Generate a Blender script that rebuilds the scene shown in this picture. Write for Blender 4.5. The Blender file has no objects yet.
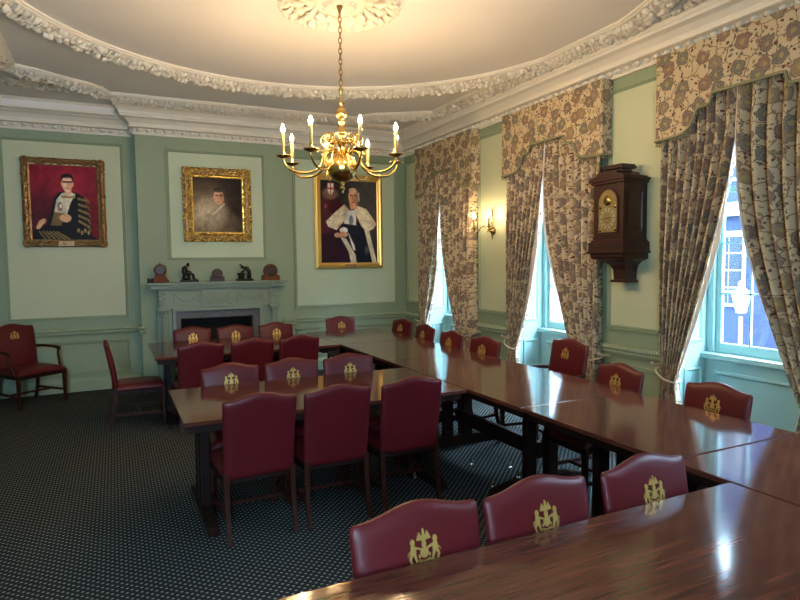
import bpy, math, random
import numpy as np
from mathutils import Vector, Matrix
random.seed(7)
PI = math.pi
COL = bpy.context.scene.collection

# ------------------------------------------------------------------ mesh builder
class MB:
    def __init__(s):
        s.v = []; s.f = []; s.uv = None
    def add(s, vs, fs):
        n = len(s.v); s.v.extend([tuple(p) for p in vs]); s.f.extend([tuple(i + n for i in f) for f in fs]); return s
    def box(s, x0, x1, y0, y1, z0, z1):
        return s.add([(x0,y0,z0),(x1,y0,z0),(x1,y1,z0),(x0,y1,z0),(x0,y0,z1),(x1,y0,z1),(x1,y1,z1),(x0,y1,z1)],
                     [(0,3,2,1),(4,5,6,7),(0,1,5,4),(1,2,6,5),(2,3,7,6),(3,0,4,7)])
    def bar(s, a, b, wa, wb=None, up=(0,0,1)):
        # tapered square bar from a to b, wa/wb = (w,h) sections
        a = Vector(a); b = Vector(b); wb = wb or wa
        d = (b-a).normalized(); u = Vector(up)
        if abs(d.dot(u)) > .95: u = Vector((0,1,0))
        r = d.cross(u).normalized(); q = r.cross(d).normalized()
        vs = []
        for p, w in ((a,wa),(b,wb)):
            for i, j in ((-1,-1),(1,-1),(1,1),(-1,1)):
                vs.append(p + r*(i*w[0]/2) + q*(j*w[1]/2))
        return s.add(vs, [(0,1,2,3),(7,6,5,4),(0,4,5,1),(1,5,6,2),(2,6,7,3),(3,7,4,0)])
    def tube(s, pts, rad, n=8, closed=False):
        pts = [Vector(p) for p in pts]; m = len(pts)
        if not isinstance(rad, (list, tuple)): rad = [rad]*m
        prev = None; vs = []
        for i, p in enumerate(pts):
            if closed: t = pts[(i+1) % m] - pts[(i-1) % m]
            else: t = pts[min(i+1, m-1)] - pts[max(i-1, 0)]
            t.normalize()
            if prev is None:
                u = Vector((0,0,1)) if abs(t.z) < .9 else Vector((1,0,0))
                prev = t.cross(u).normalized()
            prev = (prev - t*prev.dot(t)).normalized()
            w = t.cross(prev)
            for k in range(n):
                a = 2*PI*k/n
                vs.append(p + (prev*math.cos(a) + w*math.sin(a))*rad[i])
        fs = []
        for i in range(m if closed else m-1):
            j = (i+1) % m
            for k in range(n):
                l = (k+1) % n
                fs.append((i*n+k, i*n+l, j*n+l, j*n+k))
        if not closed:
            fs.append(tuple(range(n-1, -1, -1))); fs.append(tuple((m-1)*n + k for k in range(n)))
        return s.add(vs, fs)
    def lathe(s, prof, c=(0,0,0), n=24, axis='z'):
        # prof: list of (radius, height)
        vs = []; m = len(prof)
        for r, h in prof:
            for k in range(n):
                a = 2*PI*k/n
                x, y = max(r,1e-5)*math.cos(a), max(r,1e-5)*math.sin(a)
                if axis == 'z': vs.append((c[0]+x, c[1]+y, c[2]+h))
                elif axis == 'x': vs.append((c[0]+h, c[1]+x, c[2]+y))
                else: vs.append((c[0]+x, c[1]+h, c[2]+y))
        fs = []
        for i in range(m-1):
            for k in range(n):
                l = (k+1) % n
                fs.append((i*n+k, i*n+l, (i+1)*n+l, (i+1)*n+k))
        fs.append(tuple(range(n-1,-1,-1))); fs.append(tuple((m-1)*n+k for k in range(n)))
        return s.add(vs, fs)
    def ball(s, c, r, n=12, m=8, rot=None):
        if not isinstance(r, (tuple, list)): r = (r, r, r)
        vs = [];
        for i in range(m+1):
            th = PI*i/m
            for k in range(n):
                a = 2*PI*k/n
                p = Vector((r[0]*math.sin(th)*math.cos(a), r[1]*math.sin(th)*math.sin(a), r[2]*math.cos(th)))
                if rot is not None: p = rot @ p
                vs.append(Vector(c) + p)
        fs = []
        for i in range(m):
            for k in range(n):
                l = (k+1) % n
                fs.append((i*n+k, (i+1)*n+k, (i+1)*n+l, i*n+l))
        return s.add(vs, fs)
    def prism(s, poly, f0, f1):
        # poly: 2D points; f0/f1 map (a,b) -> 3D on the two faces
        n = len(poly)
        vs = [f0(*p) for p in poly] + [f1(*p) for p in poly]
        fs = [tuple(range(n-1,-1,-1)), tuple(range(n, 2*n))]
        for i in range(n):
            j = (i+1) % n
            fs.append((i, j, n+j, n+i))
        return s.add(vs, fs)
    def grid(s, nu, nv, fn):
        vs = [fn(i/(nu-1), j/(nv-1)) for j in range(nv) for i in range(nu)]
        fs = [(j*nu+i, j*nu+i+1, (j+1)*nu+i+1, (j+1)*nu+i) for j in range(nv-1) for i in range(nu-1)]
        return s.add(vs, fs)
    def sweep(s, path, prof, closed=True, fn=None, close_prof=False):
        # path: 2D points, offset to the LEFT of travel is +d ; prof: (d, h); fn(a,b,h)->3D
        fn = fn or (lambda a, b, h: (a, b, h))
        m = len(path); P = [Vector(p) for p in path]; vs = []
        for i in range(m):
            if closed: d0 = (P[i]-P[i-1]).normalized(); d1 = (P[(i+1) % m]-P[i]).normalized()
            else:
                d1 = (P[min(i+1,m-1)]-P[min(i,m-2)]).normalized(); d0 = (P[max(i,1)]-P[max(i-1,0)]).normalized()
            n0 = Vector((-d0.y, d0.x)); n1 = Vector((-d1.y, d1.x))
            mv = (n0+n1); k = mv.dot(n1)
            mv = mv/k if abs(k) > 1e-4 else n1
            for d, h in prof:
                q = P[i] + mv*d
                vs.append(fn(q.x, q.y, h))
        k = len(prof); fs = []
        for i in range(m if closed else m-1):
            j = (i+1) % m
            for a in range(k if close_prof else k-1):
                b = (a+1) % k
                fs.append((i*k+a, j*k+a, j*k+b, i*k+b))
        if not closed and close_prof:
            fs.append(tuple(range(k))); fs.append(tuple((m-1)*k + a for a in range(k-1,-1,-1)))
        return s.add(vs, fs)

def link(name, mb, mat, parent=None, smooth=False, bevel=0, sub=0, solid=0, seg=2, loc=None, recalc=True):
    me = bpy.data.meshes.new(name); me.from_pydata(mb.v, [], mb.f)
    if recalc:
        import bmesh
        bm = bmesh.new(); bm.from_mesh(me); bmesh.ops.recalc_face_normals(bm, faces=bm.faces); bm.to_mesh(me); bm.free()
    me.materials.append(mat)
    if mb.uv is not None:
        l = me.uv_layers.new(name='UVMap')
        for lp in me.loops: l.data[lp.index].uv = mb.uv[lp.vertex_index]
    if smooth:
        for p in me.polygons: p.use_smooth = True
    o = bpy.data.objects.new(name, me); COL.objects.link(o)
    if loc: o.location = loc
    if parent: o.parent = parent
    if bevel:
        b = o.modifiers.new('b', 'BEVEL'); b.width = bevel; b.segments = seg; b.limit_method = 'ANGLE'; b.angle_limit = math.radians(35)
    if solid:
        b = o.modifiers.new('s', 'SOLIDIFY'); b.thickness = solid; b.offset = 0
    if sub:
        b = o.modifiers.new('u', 'SUBSURF'); b.levels = sub; b.render_levels = sub
    if smooth == 2:
        me.shade_auto_smooth = True if hasattr(me, 'shade_auto_smooth') else None
    return o
def smooth_by_angle(o, deg=35):
    me = o.data
    import bmesh
    bm = bmesh.new(); bm.from_mesh(me)
    for e in bm.edges:
        if len(e.link_faces) == 2 and e.calc_face_angle(0) > math.radians(deg): e.smooth = False
    for f in bm.faces: f.smooth = True
    bm.to_mesh(me); bm.free(); return o
def struct(name, mb, mat, **k):
    o = link(name, mb, mat, **k)
    if not k.get('parent'): o['kind'] = 'structure'
    return o
def thing(name, label, cat, loc=(0,0,0), rz=0, group=None):
    o = bpy.data.objects.new(name, None); COL.objects.link(o); o.location = loc; o.rotation_euler = (0,0,rz)
    o.empty_display_size = .1
    o['label'] = label; o['category'] = cat
    if group: o['group'] = group
    return o
def tag(o, label, cat, group=None, kind=None):
    o['label'] = label; o['category'] = cat
    if group: o['group'] = group
    if kind: o['kind'] = kind
    return o
def dup(root, loc, rz, label, group=None):
    r = root.copy(); COL.objects.link(r); r.location = loc; r.rotation_euler = (0,0,rz); r['label'] = label
    if group: r['group'] = group
    for ch in list(root.children):
        c = ch.copy(); COL.objects.link(c); c.parent = r
        for g in list(ch.children):
            d = g.copy(); COL.objects.link(d); d.parent = c
    return r

# ------------------------------------------------------------------ materials
def N(nt, t, x=0, y=0, **kw):
    n = nt.nodes.new(t); n.location = (x, y)
    for k, v in kw.items():
        if hasattr(n, k): setattr(n, k, v)
        else: n.inputs[k].default_value = v
    return n
def base(name, col=(.5,.5,.5), rough=.5, metal=0, coat=0, spec=.5, bump=0, bscale=40, var=0, vscale=3):
    m = bpy.data.materials.new(name); m.use_nodes = True; nt = m.node_tree
    b = nt.nodes['Principled BSDF']
    b.inputs['Base Color'].default_value = (*col, 1); b.inputs['Roughness'].default_value = rough
    b.inputs['Metallic'].default_value = metal; b.inputs['Coat Weight'].default_value = coat
    b.inputs['Coat Roughness'].default_value = .08; b.inputs['Specular IOR Level'].default_value = spec
    tc = N(nt, 'ShaderNodeTexCoord', -900, 0)
    if var:
        no = N(nt, 'ShaderNodeTexNoise', -700, 200); no.inputs['Scale'].default_value = vscale; no.inputs['Detail'].default_value = 5
        nt.links.new(tc.outputs['Object'], no.inputs['Vector'])
        mx = N(nt, 'ShaderNodeMix', -300, 200); mx.data_type = 'RGBA'
        mx.inputs[6].default_value = (*[c*(1-var) for c in col], 1); mx.inputs[7].default_value = (*[min(1, c*(1+var)) for c in col], 1)
        nt.links.new(no.outputs['Fac'], mx.inputs[0]); nt.links.new(mx.outputs[2], b.inputs['Base Color'])
    if bump:
        n2 = N(nt, 'ShaderNodeTexNoise', -700, -200); n2.inputs['Scale'].default_value = bscale; n2.inputs['Detail'].default_value = 4
        nt.links.new(tc.outputs['Object'], n2.inputs['Vector'])
        bp = N(nt, 'ShaderNodeBump', -300, -200); bp.inputs['Strength'].default_value = bump; bp.inputs['Distance'].default_value = .01
        nt.links.new(n2.outputs['Fac'], bp.inputs['Height']); nt.links.new(bp.outputs['Normal'], b.inputs['Normal'])
    return m
def emit(name, col, s):
    m = bpy.data.materials.new(name); m.use_nodes = True; b = m.node_tree.nodes['Principled BSDF']
    b.inputs['Base Color'].default_value = (*col, 1); b.inputs['Emission Color'].default_value = (*col, 1); b.inputs['Emission Strength'].default_value = s
    return m
def wood(name, c1, c2, rough=.15, axis=0, coat=0.6, scale=1.0, spec=.5):
    m = base(name, c1, rough, coat=coat, spec=spec); nt = m.node_tree; b = nt.nodes['Principled BSDF']
    tc = N(nt, 'ShaderNodeTexCoord', -1400, 0)
    mp = N(nt, 'ShaderNodeMapping', -1200, 0)
    sc = [14*scale]*3; sc[axis] = .9*scale
    mp.inputs['Scale'].default_value = sc
    nt.links.new(tc.outputs['Object'], mp.inputs['Vector'])
    n1 = N(nt, 'ShaderNodeTexNoise', -950, 100); n1.inputs['Scale'].default_value = 2.2; n1.inputs['Detail'].default_value = 8; n1.inputs['Distortion'].default_value = 1.2
    nt.links.new(mp.outputs[0], n1.inputs['Vector'])
    mp2 = N(nt, 'ShaderNodeMapping', -1200, -300); s2 = [90*scale]*3; s2[axis] = 4*scale; mp2.inputs['Scale'].default_value = s2
    nt.links.new(tc.outputs['Object'], mp2.inputs['Vector'])
    n2 = N(nt, 'ShaderNodeTexNoise', -950, -300); n2.inputs['Scale'].default_value = 1.5; n2.inputs['Detail'].default_value = 3
    nt.links.new(mp2.outputs[0], n2.inputs['Vector'])
    ad = N(nt, 'ShaderNodeMath', -700, 0, operation='MULTIPLY_ADD'); ad.inputs[1].default_value = .35
    nt.links.new(n2.outputs['Fac'], ad.inputs[0]); nt.links.new(n1.outputs['Fac'], ad.inputs[2])
    cr = N(nt, 'ShaderNodeValToRGB', -500, 0)
    cr.color_ramp.elements[0].position = .45; cr.color_ramp.elements[0].color = (*c1, 1)
    cr.color_ramp.elements[1].position = .85; cr.color_ramp.elements[1].color = (*c2, 1)
    nt.links.new(ad.outputs[0], cr.inputs[0]); nt.links.new(cr.outputs[0], b.inputs['Base Color'])
    bp = N(nt, 'ShaderNodeBump', -300, -300); bp.inputs['Strength'].default_value = .03; bp.inputs['Distance'].default_value = .002
    nt.links.new(n2.outputs['Fac'], bp.inputs['Height']); nt.links.new(bp.outputs['Normal'], b.inputs['Normal'])
    return m

M = {}
M['stile'] = base('sage_paint', (.275,.345,.225), .55, var=.05, bump=.05, bscale=25)
M['field'] = base('pale_green_paint', (.54,.575,.385), .55, var=.05, bump=.05, bscale=25)
M['fieldpale'] = base('pale_cream_green_paint', (.50,.59,.42), .55, var=.04)
M['ceil'] = base('ceiling_paint', (.78,.75,.74), .7, var=.05, vscale=1.2)
M['plaster'] = base('cream_plaster', (.78,.73,.64), .55, var=.06, vscale=8)
M['reveal'] = base('window_paint', (.30,.47,.455), .4, var=.03)  # sage paint with the blue daylight tint mixed into its colour
M['mantel'] = base('mantel_paint', (.23,.29,.22), .45, var=.05, vscale=9)
M['granite'] = base('grey_marble', (.13,.13,.13), .3, var=.8, vscale=38)
M['soot'] = base('soot_black', (.012,.011,.01), .9, var=.3)
M['tabletop'] = wood('mahogany_along_x', (.040,.011,.008), (.12,.036,.021), .11, 0, coat=.08, spec=.45)
M['tabletopy'] = wood('mahogany_along_y', (.040,.011,.008), (.12,.036,.021), .11, 1, coat=.08, spec=.45)
M['darkwood'] = wood('dark_stained_wood', (.008,.004,.003), (.020,.008,.006), .45, 2, coat=0, spec=.15)
M['legwood'] = wood('red_brown_leg_wood', (.016,.005,.003), (.045,.011,.006), .45, 2, coat=0, spec=.2)
M['clockwood'] = wood('clock_mahogany', (.020,.005,.005), (.048,.012,.010), .35, 2, coat=.1)
M['leather'] = base('burgundy_leather', (.092,.0056,.0085), .40, spec=.35, var=.12, vscale=6, bump=.12, bscale=220)
M['gold'] = base('gold_leaf', (.75,.50,.15), .35, metal=.85, var=.15, vscale=60)
M['goldold'] = base('bronzed_gilt', (.30,.17,.07), .42, metal=.6, var=.5, vscale=45)
M['goldbright'] = base('bright_gilt', (.80,.50,.13), .30, metal=.85, var=.45, vscale=40)
M['crest'] = base('gold_stamp', (.60,.39,.11), .42, metal=.6, var=.1, vscale=80)
M['brass'] = base('polished_brass', (.52,.36,.12), .27, metal=1)
M['brassdark'] = base('aged_brass', (.35,.22,.09), .3, metal=1)
M['bronze'] = base('dark_bronze', (.03,.025,.022), .3, metal=.7)
M['candle'] = base('ivory_candle_tube', (.50,.38,.17), .5)
M['bulb'] = emit('lit_bulb', (1.0,.67,.33), 310)
M['bulbwall'] = emit('lit_wall_bulb', (1.0,.72,.40), 60)
M['chrome'] = base('chrome', (.7,.7,.68), .15, metal=1)
M['cord'] = base('cream_cord', (.62,.52,.38), .7, var=.2, vscale=80)
M['gimp'] = base('sage_gold_braid', (.27,.25,.14), .7, var=.4, vscale=120)
M['lining'] = base('white_lining', (.75,.74,.74), .8)
M['clockface'] = base('brass_dial', (.30,.23,.10), .4, metal=.6, var=.55, vscale=60)
M['mantelwood'] = wood('orange_brown_wood', (.085,.022,.007), (.19,.058,.018), .5, 2, coat=0, scale=3, spec=.15)
M['white'] = base('cream_dial', (.36,.31,.20), .5)
M['tan'] = base('tan_clock_dial', (.30,.17,.08), .6, spec=.2)
M['black'] = base('black', (.01,.01,.01), .4)
M['stone'] = base('outside_stone', (.012,.015,.028), .8, spec=0, var=.1)
M['outwhite'] = base('outside_white_stucco', (.10,.10,.10), .7, spec=0)
M['outdark'] = base('outside_window_glass', (.01,.012,.016), .5, spec=.02)
M['road'] = base('outside_paving', (.16,.16,.17), .9, spec=0, var=.1)
M['lampglass'] = base('lantern_glass', (.85,.88,.9), .3)

# leather seats keep object-space noise; glass
def glass_mat():
    m = bpy.data.materials.new('window_glass'); m.use_nodes = True; nt = m.node_tree
    nt.nodes.clear(); o = N(nt, 'ShaderNodeOutputMaterial', 400, 0)
    t = N(nt, 'ShaderNodeBsdfTransparent'); t.inputs[0].default_value = (.93,.97,1,1)
    g = N(nt, 'ShaderNodeBsdfGlossy', 0, -200); g.inputs['Roughness'].default_value = .02
    lw = N(nt, 'ShaderNodeLayerWeight', -400, 200); lw.inputs[0].default_value = .5
    pw = N(nt, 'ShaderNodeMath', -200, 200, operation='POWER'); pw.inputs[1].default_value = 5; nt.links.new(lw.outputs['Facing'], pw.inputs[0])
    f = N(nt, 'ShaderNodeMath', 0, 200, operation='MULTIPLY_ADD'); f.inputs[1].default_value = .6; f.inputs[2].default_value = .03; nt.links.new(pw.outputs[0], f.inputs[0])
    x = N(nt, 'ShaderNodeMixShader', 200, 0)
    nt.links.new(f.outputs[0], x.inputs[0]); nt.links.new(t.outputs[0], x.inputs[1]); nt.links.new(g.outputs[0], x.inputs[2]); nt.links.new(x.outputs[0], o.inputs[0])
    return m
M['glass'] = glass_mat()

def carpet_mat():
    m = base('dotted_carpet', (.02,.03,.03), .95, spec=.1); nt = m.node_tree; b = nt.nodes['Principled BSDF']
    tc = N(nt, 'ShaderNodeTexCoord', -1400, 0)
    outs = []
    for off in ((0,0,0),(.5,.5,0)):
        mp = N(nt, 'ShaderNodeMapping', -1200, 300*off[0]); mp.inputs['Scale'].default_value = (1/.046, 1/.046, 1); mp.inputs['Location'].default_value = off
        nt.links.new(tc.outputs['Object'], mp.inputs['Vector'])
        fr = N(nt, 'ShaderNodeVectorMath', -1000, 300*off[0], operation='FRACTION'); nt.links.new(mp.outputs[0], fr.inputs[0])
        sb = N(nt, 'ShaderNodeVectorMath', -850, 300*off[0], operation='SUBTRACT'); sb.inputs[1].default_value = (.5,.5,0); nt.links.new(fr.outputs[0], sb.inputs[0])
        ml = N(nt, 'ShaderNodeVectorMath', -750, 300*off[0], operation='MULTIPLY'); ml.inputs[1].default_value = (1.0,1.25,0); nt.links.new(sb.outputs[0], ml.inputs[0])
        ln = N(nt, 'ShaderNodeVectorMath', -650, 300*off[0], operation='LENGTH'); nt.links.new(ml.outputs[0], ln.inputs[0])
        outs.append(ln.outputs['Value'])
    mn = N(nt, 'ShaderNodeMath', -500, 100, operation='MINIMUM'); nt.links.new(outs[0], mn.inputs[0]); nt.links.new(outs[1], mn.inputs[1])
    cr = N(nt, 'ShaderNodeValToRGB', -300, 100)
    cr.color_ramp.elements[0].position = .13; cr.color_ramp.elements[0].color = (.25,.25,.21,1)
    cr.color_ramp.elements[1].position = .19; cr.color_ramp.elements[1].color = (.015,.021,.023,1)
    nt.links.new(mn.outputs[0], cr.inputs[0]); nt.links.new(cr.outputs[0], b.inputs['Base Color'])
    return m
M['carpet'] = carpet_mat()

def fabric_mat():
    # cream linen printed with large plum and sage flowers, small leaves and thin vines (in metres of cloth, UV)
    m = base('floral_linen', (.6,.5,.35), .85, spec=.2); nt = m.node_tree; b = nt.nodes['Principled BSDF']; L = nt.links
    uv = N(nt, 'ShaderNodeTexCoord', -2000, 0)
    wn = N(nt, 'ShaderNodeTexNoise', -1800, 200); wn.inputs['Scale'].default_value = 14; wn.inputs['Detail'].default_value = 3
    L.new(uv.outputs['UV'], wn.inputs['Vector'])
    ws = N(nt, 'ShaderNodeVectorMath', -1600, 200, operation='MULTIPLY_ADD'); ws.inputs[1].default_value = (.07,.07,0); L.new(wn.outputs['Color'], ws.inputs[0]); L.new(uv.outputs['UV'], ws.inputs[2])
    def mix(f, a, c):
        x = N(nt, 'ShaderNodeMix', 0, 0); x.data_type = 'RGBA'
        L.new(f, x.inputs[0])
        if isinstance(a, tuple): x.inputs[6].default_value = (*a, 1)
        else: L.new(a, x.inputs[6])
        if isinstance(c, tuple): x.inputs[7].default_value = (*c, 1)
        else: L.new(c, x.inputs[7])
        return x.outputs[2]
    def thr(sock, t, w=.02, inv=False):
        r = N(nt, 'ShaderNodeMapRange'); r.inputs[1].default_value = t-w; r.inputs[2].default_value = t+w
        r.inputs[3].default_value = 0 if inv else 1; r.inputs[4].default_value = 1 if inv else 0
        L.new(sock, r.inputs[0]); return r.outputs[0]
    def math_(op, a, c):
        x = N(nt, 'ShaderNodeMath', operation=op)
        for i, q in enumerate((a, c)):
            if isinstance(q, (int, float)): x.inputs[i].default_value = q
            else: L.new(q, x.inputs[i])
        return x.outputs[0]
    def vor(scale, feat='F1', off=0.0, rnd=.75):
        mp = N(nt, 'ShaderNodeMapping'); mp.inputs['Location'].default_value = (off, off*1.7, 0); L.new(ws.outputs[0], mp.inputs[0])
        v = N(nt, 'ShaderNodeTexVoronoi'); v.feature = feat; v.voronoi_dimensions = '2D'; v.inputs['Scale'].default_value = scale; v.inputs['Randomness'].default_value = rnd
        L.new(mp.outputs[0], v.inputs['Vector']); return v
    col = (.60,.475,.305)
    # vines
    e = vor(8.5, 'DISTANCE_TO_EDGE', 3.1); c = mix(thr(e.outputs['Distance'], .035, .012), col, (.25,.17,.11))
    # small leaves
    v2 = vor(22, 'F1', 7.7, 1.0); s2 = N(nt, 'ShaderNodeSeparateColor'); L.new(v2.outputs['Color'], s2.inputs[0])
    lc = N(nt, 'ShaderNodeValToRGB'); lc.color_ramp.interpolation = 'CONSTANT'
    for i, (p, q) in enumerate(((0,(.16,.06,.05)),(.3,(.30,.24,.10)),(.55,(.12,.13,.10)),(.8,(.36,.17,.09)))):
        el = lc.color_ramp.elements[i] if i < 2 else lc.color_ramp.elements.new(p)
        el.position = p; el.color = (*q, 1)
    L.new(s2.outputs[0], lc.inputs[0])
    c = mix(thr(v2.outputs['Distance'], .22, .03), c, lc.outputs[0])
    # big flowers
    v1 = vor(6.2, 'F1', 0.0, .85); s1 = N(nt, 'ShaderNodeSeparateColor'); L.new(v1.outputs['Color'], s1.inputs[0])
    fc = N(nt, 'ShaderNodeValToRGB'); fc.color_ramp.interpolation = 'CONSTANT'
    for i, (p, q) in enumerate(((0,(.19,.14,.125)),(.25,(.24,.15,.115)),(.5,(.16,.16,.13)),(.7,(.25,.19,.14)),(.85,(.29,.21,.125)))):
        el = fc.color_ramp.elements[i] if i < 2 else fc.color_ramp.elements.new(p)
        el.position = p; el.color = (*q, 1)
    L.new(s1.outputs[0], fc.inputs[0])
    pn = N(nt, 'ShaderNodeTexNoise'); pn.inputs['Scale'].default_value = 34; L.new(uv.outputs['UV'], pn.inputs['Vector'])
    d1 = math_('ADD', v1.outputs['Distance'], math_('MULTIPLY', math_('SUBTRACT', pn.outputs['Fac'], .5), .22))
    c = mix(thr(d1, .37, .015), c, (.40,.31,.20))
    c = mix(thr(d1, .345, .015), c, (.13,.07,.055))
    c = mix(thr(d1, .322, .015), c, fc.outputs[0])
    wv = math_('SINE', math_('MULTIPLY', d1, 75), 0)
    c = mix(math_('MULTIPLY', thr(d1, .31, .02), math_('MULTIPLY', thr(wv, .55, .2, True), .6)), c, (.45,.32,.22))
    c = mix(thr(d1, .10, .02), c, (.40,.30,.13))
    L.new(c, b.inputs['Base Color'])
    tr = N(nt, 'ShaderNodeBsdfTranslucent'); L.new(c, tr.inputs[0])
    mx = N(nt, 'ShaderNodeMixShader'); mx.inputs[0].default_value = .03
    out = nt.nodes['Material Output']
    L.new(b.outputs[0], mx.inputs[1]); L.new(tr.outputs[0], mx.inputs[2]); L.new(mx.outputs[0], out.inputs[0])
    return m
M['fabric'] = fabric_mat()

# ------------------------------------------------------------------ camera
f_, yaw, pitch, roll = 593.7, .44807, .06433, .01095
F = Vector((math.sin(yaw)*math.cos(pitch), math.cos(yaw)*math.cos(pitch), -math.sin(pitch)))
r0 = Vector((math.cos(yaw), -math.sin(yaw), 0)); d0 = F.cross(r0)
rr = r0*math.cos(roll) + d0*math.sin(roll); dd = -r0*math.sin(roll) + d0*math.cos(roll)
cam = bpy.data.cameras.new('camera'); co = bpy.data.objects.new('camera', cam); COL.objects.link(co)
mt = Matrix((( rr.x, -dd.x, -F.x, 0), (rr.y, -dd.y, -F.y, 0), (rr.z, -dd.z, -F.z, 1.68), (0,0,0,1)))
co.matrix_world = mt; cam.sensor_width = 36; cam.lens = f_/800*36; cam.clip_start = .05; cam.clip_end = 200
bpy.context.scene.camera = co

# ------------------------------------------------------------------ room shell
XW, YB, YC, XL, YF, ZC = 4.40, 8.93, 8.70, -1.55, -1.5, 3.75
BX0, BX1 = .31, 2.42           # chimney breast
WT = .45                       # window wall thickness
WC = [7.48, 5.18, 2.92, .64]   # window centres; the last is out of view, added for its daylight
HW, WTOP = .66, 3.32
struct('floor', MB().box(XL-.1, XW+WT+.1, YF-.1, YB+.3, -.1, 0), M['carpet'])
struct('ceiling', MB().box(XL-.1, XW+WT+.1, YF-.1, YB+.3, ZC, ZC+.12), M['ceil'])
struct('wall_left', MB().box(XL-.15, XL, YF-.1, YB+.3, 0, ZC), M['stile'])
b = MB()                        # wall behind the camera; its window is added for frontal fill light
FILL_WX = [(-.9,-.25)]
xs = [XL, -.9, -.25, XW+WT]
for i in (0, 2): b.box(xs[i], xs[i+1], YF-.15, YF, 0, ZC)
for xa, xb in FILL_WX: b.box(xa, xb, YF-.15, YF, 0, .85); b.box(xa, xb, YF-.15, YF, 3.3, ZC)
struct('wall_front', b, M['stile'])
for k, (xa, xb) in enumerate(FILL_WX):
    b = MB(); b.box(xa,xb,YF-.09,YF-.05,.85,.93); b.box(xa,xb,YF-.09,YF-.05,3.22,3.3); b.box(xa,xb,YF-.09,YF-.05,2.03,2.09)
    for q in range(4): xx = xa+.03+(xb-xa-.06)*q/3; b.box(xx-.02,xx+.02,YF-.09,YF-.05,.85,3.3)
    w_ = struct('window_%d' % (5+k), b, M['reveal'])  # unseen window, put in as an opening for fill daylight
    link('pane', MB().box(xa,xb,YF-.073,YF-.069,.9,3.25), M['glass'] if 'glass' in M else None, w_)
    ld = bpy.data.lights.new('window_portal', 'AREA'); ld.shape = 'RECTANGLE'; ld.size = xb-xa; ld.size_y = 2.45; ld.cycles.is_portal = True
    lo = bpy.data.objects.new('window_portal', ld); COL.objects.link(lo); lo.location = ((xa+xb)/2, YF-.17, 2.07); lo.rotation_euler = (math.radians(90),0,0)
struct('wall_back', MB().box(XL, XW+WT, YB, YB+.2, 0, ZC), M['stile'])
# chimney breast with the fire recess
FX0, FX1, FZ = .80, 1.78, .935
b = MB(); b.box(BX0, FX0, YC, YB, 0, ZC); b.box(FX1, BX1, YC, YB, 0, ZC); b.box(FX0, FX1, YC, YB, FZ, ZC)
struct('wall_chimney', b, M['stile'])
# window wall: piers, and lintels above the openings
b = MB(); ys = [YF] 
for c in sorted(WC): ys += [c-HW, c+HW]
ys.append(YB)
for i in range(0, len(ys), 2): b.box(XW, XW+WT, ys[i], ys[i+1], 0, ZC)
for c in WC: b.box(XW, XW+WT, c-HW, c+HW, WTOP, ZC)
struct('wall_right', b, M['stile'])

room = [(XL,YF),(XW,YF),(XW,YB),(BX1,YB),(BX1,YC),(BX0,YC),(BX0,YB),(XL,YB)]   # counter-clockwise: left = inside
corn = [(0,3.40),(.028,3.40),(.03,3.425),(.02,3.43),(.010,3.435),(.010,3.482),(.062,3.485),(.068,3.487),(.075,3.488),(.07,3.50),(.055,3.505),(.07,3.54),(.115,3.585),(.17,3.60),(.175,3.625),(.185,3.63),(.19,3.66),(.225,3.70),(.25,3.715),(.25,3.75)]
b = MB().sweep(room, corn)
struct('trim_1', smooth_by_angle and b, M['plaster'])
# egg-and-dart along the cornice
def along(path, spacing, closed=True, inset=0):
    out = []; m = len(path)
    for i in range(m if closed else m-1):
        a = Vector(path[i]); c = Vector(path[(i+1) % m]); d = c-a; l = d.length; d.normalize(); n = Vector((-d.y, d.x))
        k = max(1, int(round((l-2*inset)/spacing)))
        for j in range(k):
            out.append((a + d*(inset + (j+.5)*(l-2*inset)/k), d, n))
    return out
b = MB()
for p, d, n in along(room, .11):
    if p.y < .3 and p.x < 3: continue
    q = p + n*.024
    R = Matrix(((d.x, n.x, 0), (d.y, n.y, 0), (0, 0, 1)))
    b.ball((q.x, q.y, 3.457), (.033,.038,.025), 10, 6, R)
    q = p + d*.055 + n*.018
    b.ball((q.x, q.y, 3.457), (.007,.016,.023), 6, 4, R)
struct('trim_2', b, M['plaster'], smooth=True)

# dado rail, baseboard: stop at window recesses
def runs(z_unused=None):
    segs = []
    segs.append([(XW, YF), (XW, WC[3]-HW)])
    o = sorted(WC)
    for i in range(3): segs.append([(XW, o[i]+HW), (XW, o[i+1]-HW)])
    segs.append([(XW, WC[0]+HW), (XW, YB), (BX1, YB), (BX1, YC), (2.24, YC)])
    segs.append([(.36, YC), (BX0, YC), (BX0, YB), (XL, YB), (XL, YF), (XW, YF)])
    return segs
dado = [(0,.735),(.012,.735),(.018,.755),(.03,.765),(.034,.785),(.022,.79),(.02,.80),(.036,.815),(.04,.84),(.03,.85),(0,.852)]
b = MB()
for s in runs(): b.sweep(s, dado, closed=False, close_prof=True)
struct('trim_3', b, M['stile'])
b = MB()
for s in runs():
    for p, d, n in along(s, .034, closed=False):
        if p.y < .6 or (p.x < XL+.1 and p.y < 6): continue
        q = p + n*.037
        R = Matrix(((d.x, n.x, 0), (d.y, n.y, 0), (0, 0, 1))) @ Matrix.Rotation(.6, 3, 'Y')
        b.ball((q.x, q.y, .828), (.008,.010,.022), 6, 4, R)
struct('trim_4', b, M['field'], smooth=True)
bb = [(0,0),(.03,0),(.03,.13),(.018,.155),(.012,.17),(0,.175)]
b = MB()
for s in runs(): b.sweep(s, bb, closed=False, close_prof=True)
struct('baseboard_room', b, M['stile'])

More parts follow.
